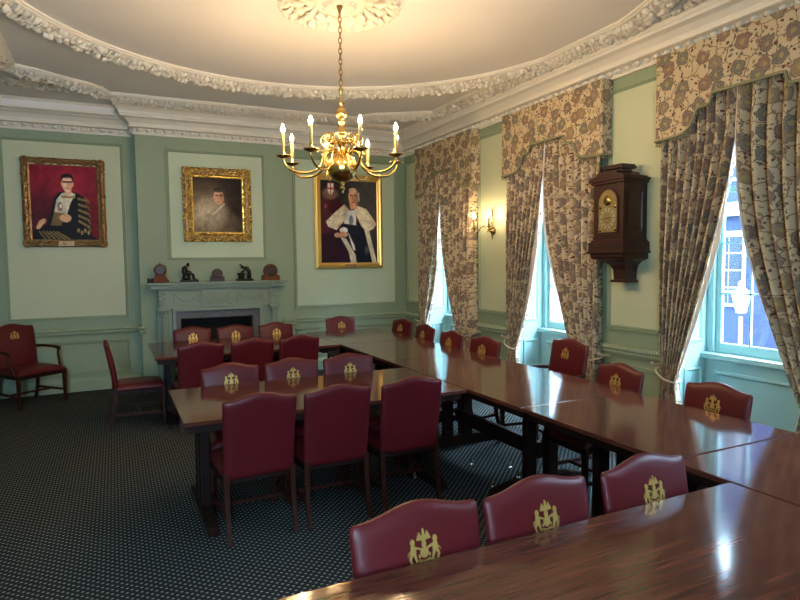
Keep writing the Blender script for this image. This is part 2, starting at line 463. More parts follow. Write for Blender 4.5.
# raised panels: a paler field and a moulding around it
pn = [5]
def panel(plane, c, a0, a1, z0, z1, mat='field', w=.045, dep=.022, sgn=-1, field=True):
    # plane 'y': wall of constant y (facing -y), a = x ; plane 'x': wall of constant x (facing -x), a = y
    fn = (lambda a, z, h: (a, c - h, z)) if plane == 'y' else ((lambda a, z, h: (c - sgn*-1*h, a, z)))
    path = [(a0,z0),(a1,z0),(a1,z1),(a0,z1)]
    prof = [(-.002,0),(0,dep),(.012,dep),(.018,dep*.55),(w*.6,dep*.75),(w*.75,dep*.3),(w,.004)]
    b = MB().sweep(path, prof, fn=fn)
    struct('trim_%d' % pn[0], b, M['stile']); pn[0] += 1
    if field:
        b = MB(); i = w-.004
        if plane == 'y': b.box(a0+i, a1-i, c-.005, c, z0+i, z1-i)
        else: b.box(c-.005, c, a0+i, a1-i, z0+i, z1-i)
        struct('trim_%d' % pn[0], b, M[mat]); pn[0] += 1
panel('y', YB, -1.24, .17, .96, 3.30)                  # left alcove
panel('y', YB, -1.24, .17, .23, .67, field=False)
panel('y', YC, .68, 2.02, 1.73, 3.24, 'fieldpale')      # chimney breast
panel('y', YB, 2.50, 4.24, .98, 3.30, 'fieldpale')      # right alcove
panel('y', YB, 2.50, 4.24, .23, .67, field=False)
o = sorted(WC)
for i, (y0, y1) in enumerate([(o[0]+HW,o[1]-HW),(o[1]+HW,o[2]-HW),(o[2]+HW,o[3]-HW)]):
    panel('x', XW, y0+.13, y1-.13, 1.0, 3.30)
    panel('x', XW, y0+.13, y1-.13, .23, .67, field=False)
panel('x', XW, o[3]+HW+.13, YB-.10, 1.0, 3.30)
panel('x', XW, o[3]+HW+.13, YB-.10, .23, .67, field=False)

# ------------------------------------------------------------------ ceiling plasterwork
def leaf(b, p, d, n, L, W, curl, z):
    # little curled acanthus leaf lying on the ceiling, growing along d (2D), hanging down by curl
    nu, nv = 3, 5
    def fn(u, v):
        s = u*2-1
        wv = W*math.sin(PI*min(.98, v*.85+.12))**.8
        q = Vector(p) + d*(L*(v-.35)) + n*(s*wv/2)
        h = curl*math.sin(v*PI*.95) + curl*.5*v + (1-abs(s))*W*.22
        return (q.x, q.y, z - h)
    b.grid(nu, nv, fn)
def leaf_band(b, path, closed, width, d_in, z=ZC, spacing=.04, size=1.0):
    rnd = random.Random(3)
    for p, d, n in along(path, spacing, closed=closed):
        for row in range(3):
            off = d_in + width*(row+.3+rnd.random()*.5)/3
            a = rnd.uniform(-1.1, 1.1); dirv = (-n*math.cos(a) + d*math.sin(a))
            pr = Vector((-dirv.y, dirv.x))
            q = Vector(p) - n*off + d*rnd.uniform(-.02,.02)
            leaf(b, q, dirv, pr, rnd.uniform(.07,.11)*size, rnd.uniform(.045,.065)*size, rnd.uniform(.02,.05)*size, z-.02-.045*(off-.04)/.10)
CX, CY, RI = 1.62, 4.44, 2.46
ring = [(CX+RI*math.cos(2*PI*i/128), CY+RI*math.sin(2*PI*i/128)) for i in range(128)]
fil = [(.0,ZC),(0,ZC-.018),(-.012,ZC-.022),(-.016,ZC-.016),(-.020,ZC-.030),(-.036,ZC-.036),(-.040,ZC-.028),(-.05,ZC-.030),(-.135,ZC-.068),(-.15,ZC-.06),(-.16,ZC)]
b = MB().sweep(ring, fil)
struct('trim_40', b, M['plaster'])
b = MB(); leaf_band(b, ring, True, .115, .04, size=.82, spacing=.034); struct('trim_41', b, M['plaster'], smooth=True)
cor = [(-.83,7.30),(-.64,7.40),(-.45,7.54),(-.16,7.72),(-.03,7.86),(.04,8.02)]
mx = lambda P: [(2*1.6-x, y) for x, y in P][::-1]
my = lambda P: [(x, 2*4.44-y) for x, y in P][::-1]
tl = cor[::-1]; tr_ = [(3.18,8.02),(3.25,7.86),(3.36,7.72),(3.65,7.54),(3.86,7.40),(4.03,7.30)]
bl = my(tl); br = [(x, 8.88-y) for x, y in tr_][::-1]
outer = []                       # counter-clockwise from bottom right
outer = [(x, 8.88-y) for x, y in tr_] + [] 
outer = outer + [(x, y) for x, y in tr_[::-1]] + tl + [(x, 8.88-y) for x, y in cor]
b = MB().sweep(outer, [(d*.9, z) for d, z in fil])
struct('trim_42', b, M['plaster'])
b = MB(); leaf_band(b, outer, True, .10, .04, size=.75, spacing=.038); struct('trim_43', b, M['plaster'], smooth=True)
# raised frames and foliage in the corner compartments over the alcoves
b = MB()
for x0, x1 in ((-1.15,.08),):
    pass
b.sweep([(.36,8.30),(4.0,8.30),(4.0,8.38),(.36,8.38)], [(0,ZC),(0,ZC-.04),(.012,ZC-.045),(.025,ZC-.03),(.03,ZC)])
struct('trim_44', b, M['plaster'])
b = MB(); rnd = random.Random(9)
for i in range(110):
    a = rnd.uniform(0, 2*PI); r = rnd.random()**.5
    q = Vector((-.62 + r*.42*math.cos(a), 7.95 + r*.20*math.sin(a)))
    dv = Vector((math.cos(a), math.sin(a)))
    leaf(b, q, dv, Vector((-dv.y, dv.x)), .10, .045, .025, ZC)
struct('trim_45', b, M['plaster'], smooth=True)
# recessed frieze panel over the left alcove
b = MB().box(-1.17,.09,8.665,8.70,3.60,3.742); struct('trim_47', b, M['ceil'])
b = MB().sweep([(-1.17,3.602),(.09,3.602),(.09,3.74),(-1.17,3.74)], [(0,0),(0,.035),(.012,.045),(.02,.03),(.028,.03),(.03,0)], fn=lambda a, z, h: (a, 8.666-h, z)); struct('trim_48', b, M['plaster'])
# ceiling rose
RX, RY = 1.70, 4.59
b = MB().lathe([(0,-.03),(.06,-.035),(.08,-.02),(.09,-.045),(.12,-.05),(.135,-.02),(.15,-.018),(.16,-.04),(.185,-.045),(.20,-.018),(.36,-.012),(.37,-.03),(.385,-.032),(.40,-.01),(.44,-.01),(.45,0)], (RX,RY,ZC), 64)
for ringr, k, L, W in ((.235,16,.10,.06),(.30,16,.13,.075),(.40,24,.11,.07),(.445,36,.07,.05),(.105,12,.06,.04)):
    for i in range(k):
        a = 2*PI*(i + (.5 if ringr == .30 else 0))/k; dv = Vector((math.cos(a), math.sin(a)))
        leaf(b, Vector((RX,RY)) + dv*ringr, dv, Vector((-dv.y, dv.x)), L, W, .042, ZC-.008)
struct('trim_46', b, M['plaster'], smooth=True)

# ------------------------------------------------------------------ windows
GX = XW + .37                   # glass plane
def window(i, yc):
    root = bpy.data.objects.new('window_%d' % i, None); COL.objects.link(root); root['kind'] = 'structure'
    fm = M['reveal']
    y0, y1 = yc-HW, yc+HW
    b = MB()                    # box frame, sill, apron and panelled reveals
    b.box(GX-.03, GX+.075, y0, y0+.085, .80, WTOP); b.box(GX-.03, GX+.075, y1-.085, y1, .80, WTOP); b.box(GX-.03, GX+.07, y0, y1, WTOP-.07, WTOP)
    link('frame', b, fm, root, bevel=.006)
    b = MB(); b.box(GX-.10, GX+.08, y0+.002, y1-.002, .80, .85); link('sill', b, fm, root, bevel=.008)
    b = MB(); b.box(GX-.04, GX+.08, y0, y1, 0, .80)
    b.sweep([(y0+.12,.15),(y1-.12,.15),(y1-.12,.70),(y0+.12,.70)], [(0,0),(0,.02),(.02,.024),(.035,.008),(.04,0)], fn=lambda a, z, h: (GX-.04-h, a, z))
    link('apron', b, fm, root)
    for yy, sg in ((y0, 1), (y1, -1)):
        b = MB(); b.box(XW+.004, GX-.03, min(yy, yy+sg*.018), max(yy, yy+sg*.018), 0, WTOP)
        for z0, z1 in ((.12,.72),(.95,1.95),(2.05,3.2)):
            b.sweep([(XW+.06,z0),(GX-.09,z0),(GX-.09,z1),(XW+.06,z1)], [(0,0),(0,.012),(.014,.016),(.026,.004),(.03,0)], fn=lambda a, z, h: (a, yy + sg*(.018+h), z))
        link('shutter_panel', b, fm, root)
    b = MB(); b.box(XW+.004, GX-.03, y0, y1, WTOP-.02, WTOP-.002); link('head_panel', b, fm, root)
    a0, a1 = y0+.086, y1-.086
    zm = 2.27
    for nm, xo, z0, z1, rows in (('lower_sash', 0, .85, zm+.02, 3), ('upper_sash', .035, zm-.02, WTOP-.07, 3)):
        b = MB(); x0, x1 = GX+xo, GX+xo+.032
        bot = .09 if nm == 'lower_sash' else .045
        b.box(x0-.001,x1+.001,a0,a0+.05,z0,z1); b.box(x0-.001,x1+.001,a1-.05,a1,z0,z1); b.box(x0,x1,a0+.05,a1-.05,z0+.001,z0+bot); b.box(x0,x1,a0+.05,a1-.05,z1-.045,z1-.001)
        for k in range(1, 4):
            yb = a0+.045 + (a1-a0-.09)*k/4; b.box(x0+.004,x1-.004,yb-.007,yb+.007,z0+.02,z1-.02)
        for k in range(1, rows):
            zb = z0+bot + (z1-z0-bot-.045)*k/rows; b.box(x0+.004,x1-.004,a0+.02,a1-.02,zb-.007,zb+.007)
        sh = link(nm, b, fm, root)
        g = MB().box(x0+.013, x0+.017, a0+.03, a1-.03, z0+.04, z1-.03); link('pane', g, M['glass'], sh)
    # daylight guide for the opening
    ld = bpy.data.lights.new('window_portal', 'AREA'); ld.shape = 'RECTANGLE'; ld.size = WTOP-.8; ld.size_y = 2*HW; ld.cycles.is_portal = True
    lo = bpy.data.objects.new('window_portal', ld); COL.objects.link(lo); lo.location = (XW+WT+.02, yc, (WTOP+.8)/2)
    lo.rotation_euler = (0, math.radians(90), 0)
for i, yc in enumerate(WC): window(i+1, yc)

# ------------------------------------------------------------------ pelmets and curtains
def pelmet(yc, label):
    t = thing('window_pelmet', label, 'pelmet', (0,0,0), 0, 'floral pelmets over the windows')
    hw, X0, X1 = .815, 4.27, 4.398
    half = [(0,2.975),(.26,2.975),(.285,2.97),(.30,2.90),(.33,2.89),(.40,2.885),(.425,2.86),(.45,2.80),(.485,2.745),(.53,2.715),(.60,2.70),(.815,2.69)]
    low = [(-a, z) for a, z in half[::-1][:-1]] + half
    # dense resample
    P = []
    for i in range(len(low)-1):
        k = max(1, int((Vector(low[i+1])-Vector(low[i])).length/.03))
        for j in range(k): P.append(tuple(Vector(low[i]).lerp(Vector(low[i+1]), j/k)))
    P.append(low[-1])
    zt = 3.405
    b = MB(); uv = []
    for y, z in P:
        for q in (0, 1):
            zz = z if q == 0 else zt
            b.v.append((X0, yc+y, zz)); uv.append((y+5.3, zz))
    n = len(P); b.f += [(2*i, 2*i+2, 2*i+3, 2*i+1) for i in range(n-1)]
    for sg in (-1, 1):           # returns to the wall
        k = len(b.v); z0 = low[0][1]
        for x, z in ((X0,z0),(X1,z0),(X1,zt),(X0,zt)):
            b.v.append((x, yc+sg*hw, z)); uv.append((sg*hw+5.3+sg*(x-X0), z))
        b.f.append((k,k+1,k+2,k+3))
    b.uv = uv
    link('pelmet_face', b, M['fabric'], t, solid=.008, recalc=False)
    b = MB(); pts = [(X1, yc-hw-.006, low[0][1])] + [(X0-.008, yc+y, z) for y, z in P] + [(X1, yc+hw+.006, low[0][1])]
    b.tube(pts, .012, 6); link('braid', b, M['gimp'], t, smooth=True)
    b = MB()
    L = 0; last = None
    for i in range(1, len(pts)):
        a, c = Vector(pts[i-1]), Vector(pts[i]); l = (c-a).length; k = 0
        m = max(1, int(round(l/.024)))
        for j in range(m):
            q = a.lerp(c, (j+.5)/m); b.ball((q.x, q.y, q.z-.03), (.006,.006,.015), 6, 4)
    link('bobble_fringe', b, M['gimp'], t, smooth=True)['kind'] = 'stuff'
    b = MB().box(X0+.01, X1, yc-hw+.01, yc+hw-.01, 3.30, 3.33); link('pelmet_board', b, M['reveal'], t)
    return t
pelmet(WC[0], 'floral linen pelmet over the farthest window, beside the corner')
pelmet(WC[1], 'floral linen pelmet with scalloped hem over the middle window')
pelmet(WC[2], 'large floral pelmet with bobble fringe over the nearest window')

def curtain(yc, sg, label, ex=1.3, ties=True, seed=0, lin=.018, zt=.60):
    t = thing('curtain', label, 'curtain', (0,0,0), 0, 'floral curtains at the windows')
    rnd = random.Random(seed); ph = rnd.uniform(0, 6); NF = 8
    top, bot, tie = 3.26, .02, zt
    def edges(z):
        if z > tie:
            tt = min(1, max(0, (2.72-z)/(2.72-tie)))
            yin = .0 + .545*(tt**ex); yout = .775 - .03*tt**6
            yin += sg*.08 - .008*min(1, max(0, (z-2.5)/.2))
        else:
            k = (tie-z)/(tie-bot); yin = .539 + sg*.08 - .05*min(1, k*2); yout = .745 + .03*min(1, k*2)
        return yin, yout
    def pos(s, v):
        z = top + (bot-top)*v
        yin, yout = edges(z); w = yout-yin
        s2 = s + .012*math.sin(9*s+ph)
        y = yout - w*s2
        k = min(1, max(0, (3.0-z)/1.2))
        A = (.047 + .040*k) * (1 if w > .4 else .6 + .4*w/.4)
        a = 2*PI*NF*s + ph + .5*math.sin(3*z+ph) + .35*math.sin(7*s+ph)
        x = 4.335 - .005*k - A*((1.9 if sg > 0 else 2.2)*abs(math.sin(a/2))**.75 - 1.2)
        near = math.exp(-((z-tie)/.12)**2)
        x += near*.0
        return (max(4.284 - .09*k, min(x, 4.392 + .10*min(1, max(0, (.64-(y+.12*A*math.cos(a)*k))/.06)))), yc + sg*(y + (.22 if sg > 0 else .02)*A*math.cos(a)*k), z)
    nu, nv = 120, 70
    b = MB(); b.grid(nu, nv, pos); b.uv = [((i/(nu-1))*1.35 + (2.1 if sg > 0 else 0) + yc*.7, (1-j/(nv-1))*3.24) for j in range(nv) for i in range(nu)]
    link('curtain_panel', b, M['fabric'], t, smooth=True, solid=.006, recalc=False)
    # lining turned back along the leading edge
    def lf(u, v):
        p = pos(1.0, v*.86); z = p[2]
        tt = min(1, max(0, (2.75-z)/(2.75-tie)))
        return (p[0]+.012 - .028*u, p[1] - sg*(u*lin*min(1, max(.02, (tt-.10)*3))*(.4+.6*math.sin(PI*min(1, tt)))), z)
    b = MB().grid(4, 50, lf); link('lining', b, M['lining'], t, smooth=True, solid=.004, recalc=False)
    if ties:
        # cord looped round the gathered cloth to a hook on the wall
        y0, y1 = yc+sg*.50+(.08 if sg>0 else .06), yc+sg*.80
        pts = []
        for i in range(21):
            a = 2*PI*i/20
            yy = (y0+y1)/2 + (y1-y0)/2*math.cos(a) ; xx = 4.315 + .075*math.sin(a)
            zz = tie + .02 + .09*(math.cos(a)*.5+.5)**1.5 + (.0 if math.sin(a) < 0 else .01)
            pts.append((min(xx, 4.388), yy, zz))
        b = MB(); b.tube(pts[:-1], .010, 6, closed=True); link('tieback_cord', b, M['cord'], t, smooth=True)
        b = MB(); b.tube([(4.398, yc+sg*.83, tie+.13), (4.32, yc+sg*.83, tie+.14), (4.27, yc+sg*.815, tie+.15), (4.25, yc+sg*.80, tie+.165)], [.018,.012,.012,.016], 8)
        link('holdback', b, M['cord'], t, smooth=True)
    return t
curtain(WC[0], 1, 'floral curtain nearest the back corner, left side of the farthest window', 1.3, seed=1, lin=.06)
curtain(WC[0], -1, 'floral curtain on the right side of the farthest window, left of the wall sconce', 1.8, seed=2)
curtain(WC[1], 1, 'floral curtain just right of the wall sconce, left side of the middle window', 1.3, seed=3, lin=.10)
curtain(WC[1], -1, 'floral curtain directly left of the wall clock', 1.8, seed=4)
curtain(WC[2], 1, 'floral curtain right of the wall clock with white lining showing', 1.25, seed=5, lin=.07)
curtain(WC[2], -1, 'floral curtain at the far right edge beside the nearest window', 1.7, seed=6)

# ------------------------------------------------------------------ chairs
def lean(z): return -.205 - .07*max(0, (z-.42)/.45)**1.2
def sgnpow(x, p): return math.copysign(abs(x)**p, x)
def back_mesh(w, zb, zs, crown, T, ls=1.0, lf=lean):
    nu, nv = 33, 21; b = MB()
    def prof(u): return zs + crown*.5*(1+math.cos(PI*min(1, abs(u)/.88))) - .014*max(0,(abs(u)-.90)/.10)**2.2
    def surf(side):
        def fn(a, c):
            # denser towards the edges
            u = math.sin((a*2-1)*PI/2); v = math.sin((c*2-1)*PI/2)
            zt = prof(u); z = zb + (zt-zb)*(v+1)/2
            e = max(0, 1-abs(u)**9)**.5 * max(0, 1-abs(v)**14)**.5
            ww = w*(1 - .04*(1-(v+1)/2))
            rc = .0
            bulge = (1-u*u)*(1-v*v)*.012 if side > 0 else 0
            y = lf(z) + side*(T/2*e + bulge)
            return (u*ww/2, y, z)
        return fn
    b.grid(nu, nv, surf(1)); k = len(b.v); b.grid(nu, nv, surf(-1))
    return b
def weld(o, d=.0006):
    import bmesh
    bm = bmesh.new(); bm.from_mesh(o.data); bmesh.ops.remove_doubles(bm, verts=bm.verts, dist=d); bmesh.ops.recalc_face_normals(bm, faces=bm.faces); bm.to_mesh(o.data); bm.free(); return o
def crest_mesh(zc, width, yfun):
    b = MB(); s = width
    polys = []
    def ell(cx, cy, rx, ry, n=14, rot=0): return [(cx + rx*math.cos(2*PI*i/n)*math.cos(rot) - ry*math.sin(2*PI*i/n)*math.sin(rot), cy + rx*math.cos(2*PI*i/n)*math.sin(rot) + ry*math.sin(2*PI*i/n)*math.cos(rot)) for i in range(n)]
    polys.append(ell(0,.33,.135,.16)); polys.append([(-.055,.46),(.055,.46),(.075,.56),(.045,.70),(-.045,.70),(-.075,.56)])
    for sg in (-1, 1):
        polys.append([(0,.68),(sg*.24,.70),(sg*.20,.80),(sg*.13,.93),(sg*.06,.80),(0,.86)][::sg])
        polys.append(ell(sg*.37,.66,.075,.10)); polys.append(ell(sg*.36,.44,.085,.17,rot=-sg*.12))
        polys.append([(sg*.33,.56),(sg*.10,.46),(sg*.09,.41),(sg*.33,.48)][::-sg])
        polys.append([(sg*.29,.34),(sg*.22,.05),(sg*.28,.04),(sg*.36,.30)][::-sg])
        polys.append([(sg*.36,.34),(sg*.44,.20),(sg*.38,.04),(sg*.46,.04),(sg*.51,.22),(sg*.44,.40)][::sg])
        polys.append([(sg*.42,.46),(sg*.52,.40),(sg*.55,.28),(sg*.50,.36),(sg*.41,.42)][::-sg])
        polys.append([(0,.10),(sg*.16,.15),(sg*.30,.09),(sg*.30,.03),(sg*.16,.08),(0,.03)][::-sg])
        polys.append(ell(sg*.17,.24,.03,.05))
    polys.append([(-.04,.78),(.04,.78),(.03,.98),(0,1.02),(-.03,.98)])
    for k, P in enumerate(polys):
        h = .0022 + .0002*(k % 4)
        f0 = lambda a, c: (a*s, yfun(zc + (c-.5)*s)-.002, zc + (c-.5)*s)
        f1 = lambda a, c: (a*s, yfun(zc + (c-.5)*s)+h, zc + (c-.5)*s)
        b.prism(P, f0, f1)
    return b
def seat_mesh(wf, wb, y0, y1, z0, z1, crown=.02):
    b = MB(); nu, nv = 21, 21
    def top(a, c):
        u = math.sin((a*2-1)*PI/2); v = math.sin((c*2-1)*PI/2)
        w = wb + (wf-wb)*(v+1)/2
        e = max(0, 1-abs(u)**10)**.5 * max(0, 1-abs(v)**10)**.5
        return (u*w/2, y0+(y1-y0)*(v+1)/2, z0 + (z1-z0)*e + crown*(1-u*u)*(1-v*v))
    def bt(a, c):
        u = math.sin((a*2-1)*PI/2); v = math.sin((c*2-1)*PI/2); w = wb + (wf-wb)*(v+1)/2
        return (u*w/2, y0+(y1-y0)*(v+1)/2, z0)
    b.grid(nu, nv, top); b.grid(nu, nv, bt); return b
def make_chair(name, label, arm=False):
    t = thing(name, label, 'chair')
    W = .452 if not arm else .54; WF = .462 if not arm else .60
    zs, T = (.873, .05) if not arm else (.928, .055)
    lf = lean if not arm else (lambda z: -.225 - .075*max(0, (z-.42)/.5)**1.2)
    bk = link('backrest', back_mesh(W, .378, zs, .036, T, lf=lf), M['leather'], t, smooth=True); weld(bk)
    cz = .782 if not arm else .83
    link('crest', crest_mesh(cz, .105, lambda z: lf(z) + T/2 + .0115), M['crest'], t)
    st = link('seat', seat_mesh(WF, W-.01, -.215 if not arm else -.235, .27, .395, .455, .018), M['leather'], t, smooth=True); weld(st)
    # show-wood rails
    b = MB(); w1, w0 = WF/2-.015, W/2-.025
    b.bar((-w1,.25,.375),(w1,.25,.375),(.03,.05)); b.bar((-w0,-.20,.37),(w0,-.20,.37),(.02,.03))
    b.bar((-w0,-.21,.375),(-w1,.25,.375),(.025,.05)); b.bar((w0,-.21,.375),(w1,.25,.375),(.025,.05))
    link('seat_rail', b, M['darkwood'], t)
    for sx in (-1, 1):
        b = MB(); b.bar((sx*w1,.245,.40),(sx*w1,.245,.0),(.042,.042),(.030,.030))
        link('leg', b, M['legwood'], t, bevel=.004)
        b = MB(); x = sx*(w0+.003)
        pts = [(x,-.212,.42),(x,-.215,.30),(x,-.235,.15),(x,-.275,0)]
        for i in range(3): b.bar(pts[i], pts[i+1], (.033-.002*i,.033-.002*i), (.031-.002*i,.031-.002*i), up=(0,1,0))
        link('leg', b, M['legwood'], t)
        b = MB(); b.bar((sx*w1,.245,.14),(sx*w0,-.235,.15),(.016,.026)); link('stretcher', b, M['legwood'], t)
    b = MB(); b.bar((-(w0+w1)/2,.02,.145),((w0+w1)/2,.02,.145),(.02,.024)); link('stretcher', b, M['legwood'], t)
    if arm:
        for sx in (-1, 1):
            b = MB(); xa = sx*(WF/2+.0)
            pts = [(sx*(W/2-.01),-.262,.665),(xa,-.16,.668),(xa+sx*.01,0,.665),(xa+sx*.012,.10,.655),(xa+sx*.012,.135,.645)]
            b.tube(pts, [.017,.016,.017,.021,.019], 8)
            b2 = link('armrest', b, M['legwood'], t, smooth=True)
            b = MB(); pts = [(xa+sx*.01,.115,.645),(xa+sx*.012,.10,.58),(xa+sx*.004,.13,.50),(xa-sx*.012,.17,.43),(xa-sx*.012,.175,.38)]
            b.tube(pts, [.015,.014,.016,.018,.018], 8); link('arm_support', b, M['legwood'], t, smooth=True)
    return t
G1 = 'burgundy leather chairs round the boardroom tables'
proto = make_chair('dining_chair', '', False)
aproto = make_chair('armchair', '', True)
used = {}
def put(kind, x, y, deg, label, group):
    src = proto if kind == 'c' else aproto
    rz = math.radians(deg)
    if kind not in used:
        used[kind] = 1; src.location = (x,y,0); src.rotation_euler = (0,0,rz); src['label'] = label; src['group'] = group; return src
    return dup(src, (x,y,0), rz, label, group)
BK = .275
gn = 'chairs on the near side of the middle table'
for x, dg, lb in ((.755,2,'burgundy chair back at the left end of the middle table, seen from behind'),
              (1.26,0,'burgundy chair seen from behind, middle of the three backs at the middle table'),
              (1.80,-2,'burgundy chair seen from behind beside the inner corner where the tables join')):
    put('c', x, 3.54+BK, dg, lb, gn)
gn = 'chairs facing the camera across the middle table'
for x, dg, lb in ((.79,180,'burgundy chair with gold crest behind the middle table, left of three'),
              (1.285,181,'burgundy chair with gold crest behind the middle table, middle of three'),
              (1.775,180,'burgundy chair with gold crest behind the middle table, nearest the inner opening')):
    put('c', x, 4.735-BK, dg, lb, gn)
gn = 'chairs on the near side of the fireplace table'
for x, dg, lb in ((.745,2,'plain red chair back at the near side of the fireplace table, left of three'),
              (1.25,4,'plain red chair back at the near side of the fireplace table, middle of three'),
              (1.75,4,'plain red chair back at the near side of the fireplace table, right of three')):
    put('c', x, 6.17+BK, dg, lb, gn)
gn = 'chairs between the fireplace and its table'
for x, yy, dg, lb in ((.85,7.73,180,'crested chair in front of the fireplace, left of three'),
              (1.37,7.70,182,'crested chair in front of the fireplace, middle of three'),
              (1.89,7.72,180,'crested chair in front of the right column of the fireplace, right of three'),
              (2.93,8.10,180,'lone crested chair at the far table end under the ermine cape portrait')):
    put('c', x, yy-BK, dg, lb, gn)
gn = 'chairs along the window side of the tables'
for x, y, dg, lb in ((3.54,7.22,100,'red chair on the window side of the tables, closest to the back corner'),
              (3.45,6.44,91,'second red chair from the back corner, on the window side of the tables'),
              (3.38,5.68,92,'red chair on the window side before the right curtain of the farthest window'),
              (3.40,5.02,98,'red chair on the window side below the left curtain of the middle window'),
              (3.38,3.25,88,'crested red chair on the window side directly below the wall clock'),
              (3.37,2.44,90,'crested red chair on the window side below the nearest window')):
    put('c', x-BK, y, dg, lb, gn)
put('a', 3.74-.30, 4.22, 84, 'red armchair with dark wooden arms at the table before the middle window', 'red leather armchairs')
gn = 'chairs pushed up to the nearest table'
for x, dg, lb in ((.855,181,'crested burgundy chair at the near table edge, left of the three in the foreground'),
              (1.345,182,'crested burgundy chair at the near table edge, middle of the three in the foreground'),
              (1.875,182,'crested burgundy chair in the foreground beside the table gap, right of three')):
    put('c', x, 1.668-BK, dg, lb, gn).scale = (1.035,1,1)
put('c', .17, 6.84, -88, 'red chair seen side-on standing at the left end of the fireplace table', G1)
put('a', -.98, 8.44, -141, 'red armchair against the left wall beneath the crimson portrait', 'red leather armchairs')

# ------------------------------------------------------------------ tables
def table(x0, x1, y0, y1, along_, label, inset=.30, topmat=None, cols=2):
    t = thing('conference_table', label, 'table', ((x0+x1)/2, (y0+y1)/2, 0), 0, 'mahogany conference tables')
    hx, hy = (x1-x0)/2-.002, (y1-y0)/2-.002
    mat = M['tabletop'] if along_ == 'x' else M['tabletopy']
    link('tabletop', MB().box(-hx, hx, -hy, hy, .722, .75), mat, t, bevel=.004)
    b = MB().sweep([(-hx+.03,-hy+.03),(hx-.03,-hy+.03),(hx-.03,hy-.03),(-hx+.03,hy-.03)], [(0,.722),(0,.675),(.022,.675),(.022,.722)])
    link('apron', b, M['darkwood'], t)
    Lh, Wh = (hx, hy) if along_ == 'x' else (hy, hx)
    def P(l, w, z): return (l, w, z) if along_ == 'x' else (w, l, z)
    def bx(b, l0, l1, w0, w1, z0, z1):
        if along_ == 'x': b.box(l0,l1,w0,w1,z0,z1)
        else: b.box(w0,w1,l0,l1,z0,z1)
    for s in (-1, 1):
        l = s*(Lh-inset)
        for q in (-1, 1):
            b = MB(); bx(b, l-.03, l+.03, q*.10-.045, q*.10+.045, .06, .68); link('column', b, M['darkwood'], t, bevel=.005)
        b = MB(); w = Wh-.07       # foot runner with rounded, lowered ends
        prof = [(-w,0),(-w,.03),(-w+.03,.05),(-.25,.085),(.25,.085),(w-.03,.05),(w,.03),(w,0)]
        b.prism(prof, lambda a, c: P(l-.035, a, c+.004), lambda a, c: P(l+.035, a, c+.004))
        link('foot', b, M['darkwood'], t)
        b = MB(); bx(b, l-.035, l+.035, -Wh+.10, Wh-.10, .65, .68); link('bearer', b, M['darkwood'], t)
    b = MB(); bx(b, -(Lh-inset), Lh-inset, -.022, .022, .22, .34); link('stretcher', b, M['darkwood'], t, bevel=.004)
    return t
table(.33, 2.28, 3.63, 4.66, 'x', 'long mahogany table across the middle, three chairs on each side', .16)
table(.33, 2.30, 6.33, 7.60, 'x', 'mahogany table nearest the fireplace, three chairs on each side', .16)
table(2.30, 3.30, 6.34, 7.68, 'y', 'far corner mahogany table under the ermine cape portrait', .30)
table(2.29, 3.29, 5.04, 6.335, 'y', 'mahogany table in the window row beside the farthest window', .30)
table(2.285, 3.285, 3.01, 5.035, 'y', 'glossy mahogany table in the window row reflecting the middle window', .42)
table(2.285, 3.24, 1.885, 3.005, 'y', 'mahogany table in the window row before the nearest window', .30)
table(2.285, 3.28, -.12, 1.88, 'y', 'mahogany table at the lower right corner, nearest the camera in the window row', .35)
table(.34, 2.28, .55, 1.59, 'x', 'foreground mahogany table with three crested chairs behind it', .16)

# ------------------------------------------------------------------ fireplace
t = thing('fireplace', 'sage green columned fireplace surround with grey marble slips and black hearth opening', 'fireplace', (1.29, YC, 0))
ox, oy = 1.29, YC
def L3(x, y, z): return (x-ox, y-oy, z)
class LB(MB):
    pass
def lbox(b, x0,x1,y0,y1,z0,z1): b.box(x0-ox,x1-ox,y0-oy,y1-oy,z0,z1)
b = MB()
lbox(b,.41,2.22,8.40,8.698,1.405,1.435); lbox(b,.44,2.19,8.43,8.698,1.375,1.405); lbox(b,.47,2.16,8.46,8.698,1.345,1.375); lbox(b,.50,2.13,8.50,8.698,1.32,1.345)
for a in (.39, 1.98): lbox(b,a,a+.26,8.36,8.41,1.405,1.435); lbox(b,a+.03,a+.23,8.40,8.47,1.35,1.405)
link('mantelshelf', b, M['mantel'], t, bevel=.005)
b = MB(); lbox(b,.52,2.11,8.53,8.698,1.08,1.32); link('frieze', b, M['mantel'], t, bevel=.003)
b = MB(); lbox(b,1.07,1.53,8.50,8.53,1.09,1.32); link('tablet', b, M['mantel'], t, bevel=.004)
b = MB(); rnd = random.Random(4)
for i in range(60):
    b.ball((rnd.uniform(1.11,1.49)-ox, 8.498-oy, rnd.uniform(1.12,1.29)), (rnd.uniform(.008,.02),.006,rnd.uniform(.008,.02)), 8, 5)
for xa, xb in ((.72,1.04),(1.56,1.90)):
    pts = [((xa+(xb-xa)*i/12)-ox, 8.525-oy, 1.28-.10*math.sin(PI*i/12)) for i in range(13)]; b.tube(pts, .010, 6)
    for xx in (xa, xb):
        for k in range(4): b.ball((xx-ox, 8.525-oy, 1.28-.035*k), (.012,.008,.014), 8, 5)
for xx in (.57, 2.05):
    for k in range(6): b.ball((xx-ox+ (.02 if k%2 else -.02), 8.497-oy, 1.13+.03*k), (.022,.008,.018), 8, 5)
link('carved_ornament', b, M['mantel'], t, smooth=True)
for a in (.52,2.0):
    b = MB(); lbox(b,a,a+.12,8.50,8.54,1.08,1.32)
    link('corner_block', b, M['mantel'], t, bevel=.003)
